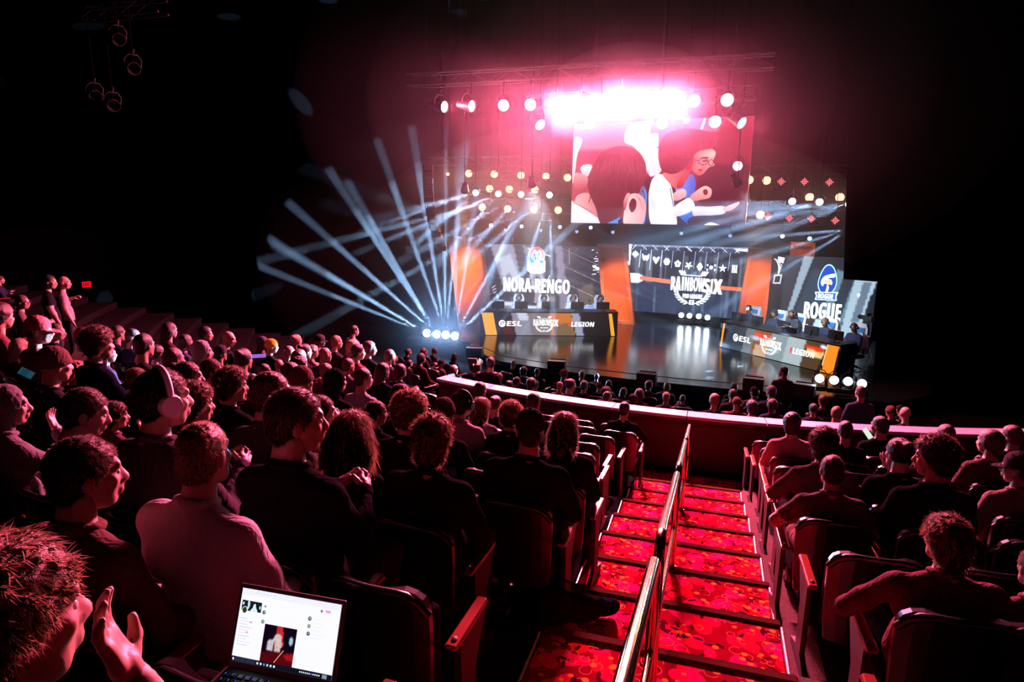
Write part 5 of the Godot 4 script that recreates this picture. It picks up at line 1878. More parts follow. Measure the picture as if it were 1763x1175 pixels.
# hair and hats, in the head's own axes
func hair_mesh(style: String, fine: bool) -> ArrayMesh:
	var key := "hair" + style + str(fine)
	if body_cache.has(key): return body_cache[key]
	var c := 0.0075 if fine else 0.015
	var s := []
	var amp := 0.006
	var fr := Vector3(55, 20, 55)
	var line := func(p: Vector3) -> float:      # below 0 where hair may grow
		return -(1.1 * (p.z + 0.085) + (p.y - 0.075)) * 0.6
	match style:
		"short", "crop":
			var e := 0.0 if style == "short" else -0.006
			s = [egg(Vector3(0, 0.034, 0.018), Vector3(0.087 + e, 0.104 + e, 0.106 + e)), egg(Vector3(0, -0.03, 0.06), Vector3(0.07, 0.06, 0.05))]
		"messy":
			s = [egg(Vector3(0, 0.035, 0.02), Vector3(0.102, 0.115, 0.12)), egg(Vector3(0, -0.05, 0.06), Vector3(0.09, 0.09, 0.065))]
			amp = 0.014
		"curly":
			s = [egg(Vector3(0, 0.045, 0.018), Vector3(0.112, 0.118, 0.125)), egg(Vector3(0, -0.03, 0.05), Vector3(0.095, 0.07, 0.07))]
			amp = 0.02
			fr = Vector3(48, 48, 48)
		"long":
			s = [egg(Vector3(0, 0.034, 0.02), Vector3(0.098, 0.11, 0.115)), cap(Vector3(-0.055, -0.02, 0.05), Vector3(-0.085, -0.27, 0.095), 0.06, 0.045), cap(Vector3(0.055, -0.02, 0.05), Vector3(0.085, -0.27, 0.095), 0.06, 0.045), cap(Vector3(0, 0.0, 0.07), Vector3(0, -0.33, 0.12), 0.075, 0.05)]
			fr = Vector3(70, 9, 70)
			amp = 0.009
		"wavy":
			s = [egg(Vector3(0, 0.034, 0.02), Vector3(0.105, 0.115, 0.118)), cap(Vector3(-0.07, -0.02, 0.05), Vector3(-0.15, -0.3, 0.1), 0.07, 0.055), cap(Vector3(0.07, -0.02, 0.05), Vector3(0.15, -0.3, 0.1), 0.07, 0.055), cap(Vector3(0, 0.0, 0.07), Vector3(0, -0.36, 0.13), 0.085, 0.07)]
			fr = Vector3(60, 18, 60)
			amp = 0.016
		"bob":
			s = [egg(Vector3(0, 0.034, 0.02), Vector3(0.1, 0.11, 0.115)), cap(Vector3(-0.07, 0.0, 0.02), Vector3(-0.08, -0.12, 0.02), 0.045, 0.035), cap(Vector3(0.07, 0.0, 0.02), Vector3(0.08, -0.12, 0.02), 0.045, 0.035), cap(Vector3(0, -0.02, 0.07), Vector3(0, -0.14, 0.075), 0.06, 0.05)]
			fr = Vector3(70, 10, 70)
			amp = 0.008
		"bun":
			s = [egg(Vector3(0, 0.032, 0.018), Vector3(0.09, 0.105, 0.108)), egg(Vector3(0, 0.09, 0.11), Vector3(0.045, 0.04, 0.04))]
		"beard":
			s = [egg(Vector3(0, -0.045, -0.03), Vector3(0.068, 0.09, 0.072)), cap(Vector3(-0.03, -0.09, -0.048), Vector3(0.03, -0.09, -0.048), 0.036, 0.036), egg(Vector3(0, -0.104, -0.068), Vector3(0.03, 0.026, 0.028))]
			amp = 0.004
			line = func(p: Vector3) -> float: return maxf(maxf(p.y + 0.042, p.z - 0.012), 0.0 if p.z > -0.07 or absf(p.x) > 0.024 or absf(p.y + 0.067) > 0.011 else 0.01)
		"beanie":
			s = [egg(Vector3(0, 0.048, 0.014), Vector3(0.096, 0.105, 0.114)), egg(Vector3(0, 0.03, 0.014), Vector3(0.1, 0.04, 0.12))]
			amp = 0.004
			fr = Vector3(90, 6, 90)
			line = func(p: Vector3) -> float: return -(p.y - 0.0 + 0.12 * p.z) 
		"hood":
			s = [egg(Vector3(0, 0.03, 0.025), Vector3(0.1, 0.116, 0.115)), cap(Vector3(0, -0.06, 0.04), Vector3(0, -0.15, 0.045), 0.085, 0.085)]
			amp = 0.006
			fr = Vector3(20, 14, 20)
			line = func(p: Vector3) -> float: return -(p.z + 0.06 + 0.2 * p.y)
	noise.frequency = 1.0
	var change := func(p: Vector3, f: float) -> float:
		return maxf(f + noise.get_noise_3dv(p * fr) * amp + noise.get_noise_3dv(p * fr * 2.7) * amp * 0.5, line.call(p))
	var net := nets(s, c, 0.03, change)
	var list := [[net, Transform3D(), 0]]
	if fine and style in ["short", "crop", "messy", "curly", "long", "wavy", "bob", "bun"]: list.append([strands(net, style), Transform3D(), 1])
	body_cache[key] = join(list)
	return body_cache[key]

func strands(net: Dictionary, style: String) -> Dictionary:      # loose hairs that stand off the mass
	var r := RandomNumberGenerator.new()
	r.seed = 31
	var v := PackedVector3Array()
	var n := PackedVector3Array()
	var t := PackedInt32Array()
	var many: int = {"crop": 4200, "short": 5000, "messy": 6500, "curly": 6500, "long": 5500, "wavy": 7000, "bob": 5000, "bun": 3500}[style]
	var ln: float = {"crop": 0.011, "short": 0.02, "messy": 0.03, "curly": 0.024, "long": 0.07, "wavy": 0.075, "bob": 0.05, "bun": 0.02}[style]
	var lift: float = {"crop": 0.9, "short": 0.45, "messy": 0.16, "curly": 0.75, "long": 0.13, "wavy": 0.25, "bob": 0.15, "bun": 0.2}[style]
	for i in many:
		var k: int = r.randi() % net.v.size()
		var p: Vector3 = net.v[k]
		var nn: Vector3 = net.n[k]
		var flow := (p - Vector3(0, 0.1, 0.05)).normalized()
		if style in ["long", "wavy", "bob"]: flow = Vector3(p.x * 0.8, -1.0, 0.1)
		flow += Vector3(r.randf_range(-1, 1), r.randf_range(-1, 1), r.randf_range(-1, 1)) * (0.35 if style != "curly" else 1.0)
		flow = (flow - nn * flow.dot(nn)).normalized()
		var d := (flow + nn * lift * r.randf_range(0.4, 1.2)).normalized()
		var l := ln * r.randf_range(0.5, 1.2)
		var w := d.cross(nn).normalized() * 0.0009
		var b := v.size()
		var mid := p + d * l * 0.55
		var tip := p + d * l * 0.9 + flow * l * 0.25 - Vector3(0, l * 0.12, 0)
		v.append_array([p - nn * 0.002 - w, p - nn * 0.002 + w, mid + w * 0.8, mid - w * 0.8, tip])
		for j in 5: n.append(nn)
		t.append_array([b, b + 1, b + 2, b, b + 2, b + 3, b + 3, b + 2, b + 4])
	return {"v": v, "n": n, "t": {0: t}}

func cap_meshes() -> Array:
	if not body_cache.has("cap"):
		var b := MB.new()
		b.lathe([Vector2(0.098, 0.02), Vector2(0.1, 0.05), Vector2(0.092, 0.095), Vector2(0.07, 0.128), Vector2(0.035, 0.146), Vector2(0, 0.15)], 22, Transform3D(Basis.from_scale(Vector3(0.92, 1, 1.12)), Vector3(0, 0, 0.012)))
		b.lathe([Vector2(0.012, 0.146), Vector2(0.01, 0.156), Vector2(0, 0.158)], 8, Transform3D(Basis(), Vector3(0, 0, 0.012)))
		var br := MB.new()
		var pts := PackedVector2Array()
		for i in 13:
			var a := PI * i / 12.0
			pts.append(Vector2(cos(a) * 0.085, 0.06 + sin(a) * 0.115))
		br.extrude(pts, -0.004, 0.004, Transform3D(Basis(Vector3.RIGHT, -PI / 2 - 0.16), Vector3(0, 0.02, -0.008)))
		body_cache.cap = [b.mesh(), br.mesh()]
	return body_cache.cap

func headset_mesh() -> ArrayMesh:
	if not body_cache.has("headset"):
		var b := MB.new()
		var arc := []
		for i in 15:
			var a := PI * i / 14.0
			arc.append(Vector3(cos(a) * 0.112, sin(a) * 0.13 + 0.01, 0.012))
		b.tube(arc, 0.014, 8)
		for s in [-1, 1]: b.lathe([Vector2(0, -0.022), Vector2(0.044, -0.022), Vector2(0.05, 0.0), Vector2(0.044, 0.022), Vector2(0, 0.022)], 14, Transform3D(Basis(Vector3.BACK, PI / 2), Vector3(s * 0.104, -0.005, 0.012)))
		body_cache.headset = b.mesh()
	return body_cache.headset

func glasses_mesh() -> ArrayMesh:
	if not body_cache.has("glasses"):
		var b := MB.new()
		for s in [-1, 1]:
			var ring := []
			for i in 13: ring.append(Vector3(s * 0.033 + cos(TAU * i / 12) * 0.025, 0.002 + sin(TAU * i / 12) * 0.019, -0.112))
			b.tube(ring, 0.0028, 5, false)
			b.cyl(Vector3(s * 0.058, 0.006, -0.11), Vector3(s * 0.086, 0.006, 0.02), 0.0026, -1, 5)
		b.cyl(Vector3(-0.01, 0.006, -0.114), Vector3(0.01, 0.006, -0.114), 0.0026, -1, 5)
		body_cache.glasses = b.mesh()
	return body_cache.glasses

var cloth := {}
func cloth_of(c: Color) -> StandardMaterial3D:
	var key := c.to_html()
	if not cloth.has(key):
		var m := mat(c, 0.9)
		m.specular_mode = BaseMaterial3D.SPECULAR_DISABLED
		m.heightmap_enabled = true
		m.heightmap_texture = M.folds
		m.heightmap_scale = 1.2
		m.uv1_triplanar = true
		m.uv1_scale = Vector3(2.2, 1.5, 2.2)
		cloth[key] = m
	return cloth[key]

func hair_of(c: Color) -> StandardMaterial3D:
	var key := "h" + c.to_html()
	if not cloth.has(key):
		var m := mat(c, 0.45)
		m.metallic_specular = 0.4
		m.heightmap_enabled = true
		m.heightmap_texture = M.strands
		m.heightmap_scale = 0.5
		m.uv1_triplanar = true
		m.uv1_scale = Vector3(9, 1.6, 9)
		cloth[key] = m
	return cloth[key]

func strand_of(c: Color) -> StandardMaterial3D:      # single hairs let light through
	var key := "f" + c.to_html()
	if not cloth.has(key):
		var m := mat(Color(minf(c.r * 3 + 0.06, 0.6), minf(c.g * 3 + 0.03, 0.5), minf(c.b * 3 + 0.02, 0.4)), 0.5)
		m.backlight_enabled = true
		m.backlight = Color(0.9, 0.75, 0.65)
		cloth[key] = m
	return cloth[key]

func hair_part(t: Node3D, style: String, fine: bool, c: Color, xf: Transform3D):
	var mesh := hair_mesh(style, fine)
	var o := part("hair", mesh, null, t, xf)
	var order: Array = mesh.get_meta("parts")
	for i in order.size(): o.set_surface_override_material(i, hair_of(c) if order[i] == 0 else strand_of(c))

func skin_of(i: int) -> StandardMaterial3D:
	var key := "s%d" % i
	if not cloth.has(key):
		var m := mat([Color(0.34, 0.19, 0.14), Color(0.28, 0.15, 0.105), Color(0.18, 0.09, 0.06)][i], 0.5)
		cloth[key] = m
	return cloth[key]

const HAIRS := {"black": Color(0.018, 0.013, 0.012), "brown": Color(0.05, 0.028, 0.018), "light": Color(0.16, 0.09, 0.045), "blond": Color(0.34, 0.2, 0.09), "grey": Color(0.25, 0.24, 0.23), "yellow": Color(0.6, 0.36, 0.05), "red": Color(0.35, 0.05, 0.04)}

# the whole figure; extra: cap, headset, glasses, beard
func person(label: String, at: Vector3, turn: float, size: float, o: Dictionary, fine: bool, group := "") -> Node3D:
	var pose: String = o.get("pose", "lap")
	var yaw: float = deg_to_rad(o.get("yaw", 0.0))
	var pitch: float = deg_to_rad(o.get("pitch", -4.0))
	var t := thing("person", label, "person", at, turn, group)
	t.scale = Vector3.ONE * size
	var mesh := body_mesh(pose, o.get("sleeves", true), fine, yaw, pitch, o.get("build", 1.0))
	var b := part("body", mesh, null, t)
	var order: Array = mesh.get_meta("parts")
	var mats := [skin_of(o.get("skin", 0)), cloth_of(o.get("top", Color(0.015, 0.015, 0.017))), cloth_of(o.get("legs", Color(0.025, 0.027, 0.035))), cloth_of(Color(0.02, 0.02, 0.02)), M.eye]
	for i in order.size(): b.set_surface_override_material(i, mats[order[i]])
	var hp := Transform3D(Basis(Vector3.UP, yaw) * Basis(Vector3.RIGHT, pitch), head_at(pose))
	var style: String = o.get("hair", "short")
	var hc: Color = HAIRS[o.get("colour", "brown")]
	if style == "cap":
		var cm := cap_meshes()
		hair_part(t, "crop", fine, hc, hp)
		var turned := Transform3D(hp.basis * Basis(Vector3.UP, deg_to_rad(o.get("brim", 0.0))), hp.origin)
		var cp := part("cap", cm[0], cloth_of(o.get("hat", Color(0.03, 0.028, 0.03))), t, turned)
		part("brim", cm[1], cloth_of(o.get("hat", Color(0.03, 0.028, 0.03))), cp)
	elif style in ["beanie", "hood"]: part(style, hair_mesh(style, fine), cloth_of(o.get("hat", Color(0.05, 0.05, 0.05))), t, hp)
	elif style != "bald": hair_part(t, style, fine, hc, hp)
	if o.get("beard", false): part("beard", hair_mesh("beard", fine), hair_of(hc), t, hp)
	if o.get("headset", false): part("headset", headset_mesh(), M.white_plastic if o.get("white", false) else M.casing, t, hp)
	if o.get("glasses", false): part("glasses", glasses_mesh(), M.casing, t, hp)
	return t


# ------------------------------------------------------------------ the audience
var row_people := {}      # row -> [signed arc length from the aisle, person node, has own label]
var pit_people := {}

func meet(px: float, py: float, surface: Callable, h: float) -> Vector3:      # where a line of sight comes down to h above a floor
	var d := ray(px, py)
	var t := 0.6
	while t < 45.0:
		var p := cam.position + d * t
		if p.y <= surface.call(Vector2(p.x, p.z - HUB_Z).length()) + h: return p
		t += 0.02
	return cam.position + d * 45.0

func at_radius(px: float, py: float, R: float, near: Vector3) -> Vector3:      # on that line of sight, as far from the hub as R
	var d := ray(px, py)
	var o := Vector2(cam.position.x, cam.position.z - HUB_Z)
	var e := Vector2(d.x, d.z)
	var a := e.length_squared()
	var b := o.dot(e)
	var c := o.length_squared() - R * R
	var disc := b * b - a * c
	if disc < 0.0: return near
	var best := near
	var off := 1e9
	for t in [(-b - sqrt(disc)) / a, (-b + sqrt(disc)) / a]:
		var p: Vector3 = cam.position + d * t
		if t > 0.3 and p.distance_to(near) < off:
			off = p.distance_to(near)
			best = p
	return best

func look_words(o: Dictionary) -> String:
	match o.get("hair", "short"):
		"cap": return "capped"
		"beanie": return "beanie-wearing"
		"hood": return "hooded"
		"bald": return "bald"
		"long", "wavy": return "long-haired"
		"curly": return "curly-haired"
	return {"black": "dark-haired", "brown": "brown-haired", "light": "fair-haired", "blond": "blond", "grey": "grey-haired", "red": "red-haired", "yellow": "blond"}[o.get("colour", "brown")]

func seat_person(px: float, py: float, o: Dictionary, label := ""):
	var H0 := 1.24
	var p := meet(px, py, rake, H0)
	var r := Vector2(p.x, p.z - HUB_Z).length()
	var k := int(floor((23.72 - r) / ROW + 0.3)) if not o.has("row") else int(o.row)
	var order := [k, k - 1, k + 1] if not o.has("row") else [k]
	for kk in order:
		kk = clampi(kk, -2, 9)
		var rr: float = row_r(kk) + 0.03 + o.get("off", 0.0)
		var q := at_radius(px, py, rr, p)
		var phi := atan2(q.x, q.z - HUB_Z)
		var s := phi * row_r(kk)
		var h := clampf(q.y - rake(row_r(kk)), 1.06, 1.46)
		var least := 1.02 if s < 0 else 0.82
		if absf(s) < least: s = signf(s) * least
		if not row_people.has(kk): row_people[kk] = []
		var clash := false
		for e in row_people[kk]:
			if absf(e[0] - s) < 0.51: clash = true
		if clash and not o.has("row"): continue
		phi = s / row_r(kk)
		var fine := q.distance_to(cam.position) < 7.5
		var at := polar(row_r(kk) + o.get("off", 0.0), phi, rake(row_r(kk)))
		var size := h / 1.27 if h >= 1.27 else (h - 0.452) / 0.815
		if size < 1.0: at.y += 0.452 - 0.455 * size
		var t := person(label, at, phi + deg_to_rad(o.get("turn", 0.0)), size, o, fine, "seated audience")
		row_people[kk].append([s, t, label != "", o])
		return t
	return null

func seat_in_pit(px: float, py: float, o: Dictionary, label := ""):
	var p := meet(px, py, pit_floor, 1.18)
	var r := Vector2(p.x, p.z - HUB_Z).length()
	var j := clampi(int(round((r - 8.2) / 0.95)), 0, 6)
	for jj in [j, j - 1, j + 1]:
		jj = clampi(jj, 0, 6)
		var rr: float = 8.2 + 0.95 * jj
		var q := at_radius(px, py, rr + 0.03, p)
		var phi := atan2(q.x, q.z - HUB_Z)
		var s := phi * rr
		if not pit_people.has(jj): pit_people[jj] = []
		var clash := false
		for e in pit_people[jj]:
			if absf(e[0] - s) < 0.5: clash = true
		if clash: continue
		var h := clampf(q.y - pit_floor(rr), 0.98, 1.5)
		var size := h / 1.27 if h >= 1.27 else maxf((h - 0.452) / 0.815, 0.74)
		var t := person(label, polar(rr, phi, pit_floor(rr) + (0.452 - 0.455 * size if size < 1.0 else 0.0)), phi, size, o, false, "audience in the lower stalls")
		pit_people[jj].append([s, t, label != "", o])
		return t
	return null

func crowd_look(r: RandomNumberGenerator) -> Dictionary:
	var o := {}
	o.hair = ["short", "short", "short", "crop", "messy", "curly", "long", "bob", "bald", "cap", "beanie", "bun"][r.randi() % 12]
	o.colour = ["black", "brown", "brown", "light", "black"][r.randi() % 5]
	o.yaw = [-30.0, 0.0, 0.0, 20.0][r.randi() % 4]
	o.pose = ["lap", "lap", "phone", "cross"][r.randi() % 4]
	var k := r.randf_range(0.008, 0.05)
	o.top = [Color(k, k, k * 1.1), Color(k * 2.5, k, k), Color(k * 0.7, k * 0.8, k * 1.6), Color(k, k, k)][r.randi() % 4]
	o.skin = r.randi() % 3
	if o.hair == "beanie": o.hat = Color(0.1, 0.06, 0.05)
	return o

func build_people():
	var grey := Color(0.36, 0.35, 0.38)
	var dark := Color(0.01, 0.01, 0.011)
	# nearest rows, left of the aisle
	seat_person(352, 785, {"row": -1, "off": -0.3, "hair": "crop", "colour": "light", "top": grey, "yaw": 14.0, "pitch": -2.0, "build": 1.14}, "man in pale grey sweater with short fair hair, nearest below the laptop")
	seat_person(150, 818, {"row": -1, "hair": "short", "colour": "black", "top": Color(0.1, 0.06, 0.05), "yaw": -22.0, "beard": true, "build": 1.05}, "bearded man in profile beside the grey sweater, brown jacket")
	seat_person(12, 1072, {"row": -2, "hair": "messy", "colour": "light", "top": dark, "sleeves": false, "yaw": -12.0, "pose": "ear", "build": 1.1}, "curly-haired man in the picture corner with a hand raised to his ear")
	seat_person(605, 748, {"row": 1, "hair": "wavy", "colour": "light", "top": dark, "yaw": 16.0}, "woman with wide wavy long hair seen from behind, dark top")
	seat_person(745, 757, {"row": 1, "hair": "messy", "colour": "light", "top": dark, "yaw": 12.0, "build": 1.12}, "person with thick tousled hair in black, beside the long wavy hair")
	seat_person(912, 742, {"row": 2, "hair": "cap", "colour": "black", "top": dark, "yaw": 25.0, "brim": 10.0, "build": 1.2}, "big man in black cap and black hoodie in the aisle seat")
	seat_person(512, 722, {"hair": "short", "colour": "brown", "top": dark, "yaw": -38.0, "pose": "phone"}, "man with short brown hair turned to one side, hands raised")
	seat_person(554, 710, {"hair": "short", "colour": "brown", "top": dark, "yaw": -40.0}, "man with cropped hair looking past the man with raised hands")
	seat_person(648, 713, {"hair": "short", "colour": "black", "top": dark, "yaw": -30.0}, "dark-haired person just beyond the woman with wavy hair")
	seat_person(692, 684, {"hair": "short", "colour": "black", "top": dark, "yaw": -50.0, "pose": "phone"}, "young man in profile near the end of the barrier")
	seat_person(724, 694, {"hair": "long", "colour": "light", "top": dark, "yaw": -20.0}, "woman with smooth fair hair left of the barrier")
	seat_person(708, 712, {"hair": "curly", "colour": "light", "top": dark, "yaw": -20.0}, "curly-haired person before the smooth fair-haired woman")
	seat_person(764, 714, {"hair": "beanie", "colour": "brown", "hat": Color(0.06, 0.03, 0.03), "top": dark}, "person in a dark round beanie behind the tousled hair")
	seat_person(796, 696, {"hair": "short", "colour": "brown", "top": Color(0.22, 0.2, 0.21), "headset": true, "build": 1.05}, "man in mid grey shirt wearing a headset near the barrier")
	seat_person(829, 703, {"hair": "long", "colour": "blond", "top": Color(0.1, 0.09, 0.09)}, "woman with long blond hair near the barrier")
	seat_person(853, 697, {"hair": "bun", "colour": "brown", "top": dark}, "small person with hair tied up, in the first row beside the blond woman")
	seat_person(880, 717, {"hair": "curly", "colour": "light", "top": dark, "yaw": 8.0}, "person with fluffy curly hair left of the black cap")
	seat_person(919, 694, {"hair": "short", "colour": "black", "top": dark, "sleeves": false}, "man with spiky dark hair in the first rows below the barrier cap")
	seat_person(827, 673, {"hair": "short", "colour": "black", "top": dark}, "dark head just showing above the barrier cap behind the blond woman")
	seat_person(1015, 744, {"hair": "long", "colour": "blond", "top": dark, "pitch": 0.0}, "woman with straight fair hair alone in an aisle seat row")
	seat_person(1075, 706, {"row": 8, "hair": "short", "colour": "black", "top": dark, "build": 1.1, "pose": "wide"}, "man in black at the row end right before the barrier")
	# further left
	seat_person(148, 712, {"hair": "short", "colour": "black", "top": dark, "yaw": -30.0, "pitch": -16.0}, "dark-haired man bent forward in the row beyond the bearded man")
	seat_person(198, 720, {"hair": "messy", "colour": "black", "top": Color(0.1, 0.04, 0.06), "yaw": -20.0, "pose": "chin"}, "man with swept dark hair resting his chin on a hand")
	seat_person(228, 699, {"hair": "short", "colour": "brown", "top": Color(0.12, 0.05, 0.06), "yaw": -22.0}, "man in a maroon shirt beyond the swept dark hair")
	seat_person(337, 698, {"hair": "curly", "colour": "brown", "top": dark, "yaw": -20.0}, "person with big curly hair before the glowing phone")
	seat_person(281, 668, {"hair": "short", "colour": "black", "top": Color(0.05, 0.04, 0.05), "yaw": -18.0, "pose": "phone", "headset": true, "white": true}, "person in pale headphones holding up a glowing phone")
	seat_person(237, 656, {"hair": "short", "colour": "light", "top": dark, "yaw": -30.0}, "fair man in sharp profile left of the glowing phone")
	seat_person(401, 666, {"hair": "curly", "colour": "brown", "top": dark, "yaw": -22.0}, "woman with frizzy brown hair right of the glowing phone")
	seat_person(14, 700, {"hair": "hood", "colour": "black", "hat": Color(0.12, 0.12, 0.13), "top": Color(0.12, 0.12, 0.13), "yaw": -25.0, "pose": "chin", "beard": true}, "bearded man in grey hood at the picture edge, hand at his mouth")
	seat_person(132, 640, {"hair": "wavy", "colour": "red", "top": dark, "yaw": -25.0}, "woman with long red hair below the white shirt")
	seat_person(146, 584, {"hair": "cap", "colour": "black", "hat": Color(0.12, 0.03, 0.03), "top": Color(0.55, 0.57, 0.55), "yaw": -30.0}, "person in a bright white shirt and red cap far to the side")
	seat_person(68, 570, {"hair": "cap", "colour": "black", "hat": Color(0.35, 0.04, 0.05), "top": Color(0.12, 0.08, 0.09), "yaw": -30.0}, "person in a bright red cap in profile below the standing men")
	seat_person(98, 572, {"hair": "short", "colour": "brown", "top": dark, "yaw": -30.0}, "man with short brown hair beside the bright red cap")
	seat_person(31, 521, {"hair": "short", "colour": "brown", "top": Color(0.1, 0.06, 0.06), "yaw": -30.0, "glasses": true, "pose": "phone"}, "person with glasses holding a phone near the picture edge, far rows")
	seat_person(349, 606, {"hair": "hood", "colour": "black", "hat": Color(0.2, 0.22, 0.24), "top": Color(0.12, 0.13, 0.14), "yaw": -25.0}, "person in a pale hood caught by white light")
	seat_person(394, 584, {"hair": "bald", "top": dark, "yaw": -35.0, "pitch": -14.0}, "bald man bowing his head in the far rows")
	seat_person(434, 588, {"hair": "hood", "colour": "black", "hat": Color(0.06, 0.05, 0.06), "top": Color(0.06, 0.05, 0.06), "yaw": -30.0, "pose": "lean"}, "hooded person leaning over a glowing tablet")
	seat_person(468, 597, {"hair": "beanie", "colour": "black", "hat": Color(0.5, 0.28, 0.04), "top": dark, "yaw": -20.0}, "person in a yellow beanie in the far rows")
	seat_person(516, 634, {"hair": "curly", "colour": "black", "top": dark, "yaw": -35.0}, "curly-haired person in profile edged by white light")
	seat_person(502, 644, {"hair": "short", "colour": "black", "top": dark, "yaw": -20.0}, "dark-haired person beside the profile edged by white light")
	seat_person(579, 657, {"hair": "hood", "colour": "black", "hat": dark, "top": dark, "yaw": -15.0}, "person in a large black hood in the middle of the rows")
	seat_person(626, 653, {"hair": "short", "colour": "black", "top": Color(0.25, 0.27, 0.3), "yaw": -25.0}, "person in a grey top lit cold white from the stage")
	seat_person(608, 598, {"hair": "bob", "colour": "blond", "top": dark, "yaw": -15.0}, "blond head right below the man with crossed arms")
	seat_person(617, 607, {"hair": "short", "colour": "black", "top": Color(0.2, 0.05, 0.05), "yaw": -20.0, "sleeves": false}, "person in a red T-shirt below the blond head")
	# right of the aisle
	seat_person(1363, 730, {"hair": "messy", "colour": "black", "top": Color(0.34, 0.22, 0.22), "yaw": -6.0, "build": 1.06}, "man in a pinkish shirt in the front row right of the aisle")
	seat_person(1417, 765, {"hair": "messy", "colour": "black", "top": Color(0.07, 0.04, 0.045), "yaw": 10.0, "pose": "wide"}, "person with tousled dark hair in the row behind the pinkish shirt")
	seat_person(1455, 742, {"hair": "crop", "colour": "black", "top": dark, "yaw": 0.0}, "man with cropped hair beside the pinkish shirt")
	seat_person(1514, 734, {"hair": "short", "colour": "black", "top": dark, "yaw": 40.0, "pose": "phone"}, "man turned aside holding a lit phone, right of the aisle")
	seat_person(1432, 812, {"row": 3, "hair": "crop", "colour": "black", "top": Color(0.1, 0.08, 0.09), "yaw": 0.0, "build": 1.1, "pose": "wide", "legs": Color(0.2, 0.1, 0.1), "sleeves": false}, "man with cropped hair and bare elbows in the aisle seat on the right")
	seat_person(1547, 782, {"hair": "bun", "colour": "black", "top": dark, "yaw": 20.0, "pose": "chin"}, "person with tied-up hair in the middle of the right rows")
	seat_person(1608, 790, {"hair": "curly", "colour": "black", "top": dark, "yaw": 55.0}, "curly-haired person in profile facing left in the right rows")
	seat_person(1627, 750, {"hair": "short", "colour": "brown", "top": dark, "yaw": 10.0}, "brown-haired person below the dull red end of the barrier")
	seat_person(1703, 762, {"hair": "bob", "colour": "brown", "top": Color(0.09, 0.05, 0.05), "yaw": 30.0}, "person with chin-length hair before the far end of the barrier")
	seat_person(1752, 808, {"hair": "cap", "colour": "black", "top": Color(0.16, 0.1, 0.1), "yaw": 45.0, "glasses": true}, "man in cap and glasses at the right picture edge")
	seat_person(1740, 752, {"hair": "short", "colour": "brown", "top": dark, "yaw": 35.0, "sleeves": false, "pose": "chin"}, "person raising a hand by the right picture edge")
	seat_person(1628, 932, {"row": 1, "hair": "messy", "colour": "light", "top": Color(0.12, 0.05, 0.06), "yaw": 18.0, "build": 1.3, "pose": "wide"}, "man with fair tousled hair nearest on the right of the aisle")
	seat_person(1785, 985, {"row": 1, "hair": "short", "colour": "black", "top": Color(0.12, 0.05, 0.06), "build": 1.1, "pose": "wide"}, "shoulder of a person cut by the right picture edge, nearest row")
	# people further off: placed one by one, dressed at random
	var r := RandomNumberGenerator.new()
	r.seed = 12
	var far := [[170, 584], [204, 575], [230, 581], [249, 596], [293, 570], [355, 576], [4, 508], [3, 542], [498, 607], [516, 618], [526, 606], [539, 607], [551, 588], [511, 588], [562, 640], [520, 658], [637, 591], [653, 597], [664, 597], [672, 614], [645, 607], [300, 620], [270, 610], [320, 590], [455, 640], [440, 668], [470, 680], [365, 640], [600, 630], [560, 612], [580, 590], [185, 610], [205, 640], [95, 630], [60, 655], [100, 690], [420, 620], [690, 640], [660, 640], [150, 662], [255, 640], [35, 600], [380, 610], [480, 630], [325, 650], [555, 670], [590, 676], [615, 690], [470, 705], [440, 725], [290, 715]]
	for q in far: seat_person(q[0], q[1], crowd_look(r))
	var pit := [[884, 627], [902, 640], [925, 645], [971, 646], [1002, 646], [1027, 652], [877, 664], [890, 659], [905, 671], [915, 661], [922, 668], [938, 671], [950, 664], [983, 664], [990, 675], [1006, 665], [1018, 680], [1032, 667], [1044, 676], [1046, 684], [1048, 663], [1074, 678], [943, 676], [965, 680], [999, 680], [1118, 664], [1148, 665], [1101, 679], [1147, 685], [1263, 668], [1261, 680], [1268, 695], [1298, 676], [1294, 702], [1302, 677], [1327, 675], [1305, 694], [1330, 698], [1416, 690], [1533, 710], [1548, 716], [1558, 713], [703, 607], [726, 618], [730, 607], [748, 610], [783, 615], [705, 639], [739, 640], [680, 654], [727, 652], [745, 653], [814, 634], [825, 649], [760, 628], [800, 628], [770, 645], [716, 628], [1060, 690], [1090, 690], [1010, 690], [860, 650], [845, 655], [800, 655], [1400, 705], [1440, 712], [1230, 690], [1175, 690]]
	seat_in_pit(964, 665, {"hair": "bald", "top": Color(0.2, 0.16, 0.16)}, "bald person, the palest head in the lower stalls")
	seat_in_pit(782, 638, {"hair": "long", "colour": "light", "top": Color(0.1, 0.05, 0.07), "pose": "phone"}, "person lifting a glowing phone to film the stage, lower stalls")
	for q in pit: seat_in_pit(q[0], q[1], crowd_look(r))
	for k in row_people:
		for side in [-1, 1]:
			var list: Array = row_people[k].filter(func(e): return e[0] * side > 0)
			list.sort_custom(func(a, b): return absf(a[0]) < absf(b[0]))
			for i in list.size():
				if not list[i][2]: tag(list[i][1], "%s spectator, %s from the aisle among people in the %s row %s of it" % [look_words(list[i][3]), ordinal(i), ordinal(9 - k), "left" if side < 0 else "right"])
	for j in pit_people:
		var list: Array = pit_people[j]
		list.sort_custom(func(a, b): return a[0] < b[0])
		for i in list.size():
			if not list[i][2]: tag(list[i][1], "%s spectator, %s from the left in the %s stalls row below the stage" % [look_words(list[i][3]), ordinal(i), ordinal(j)])
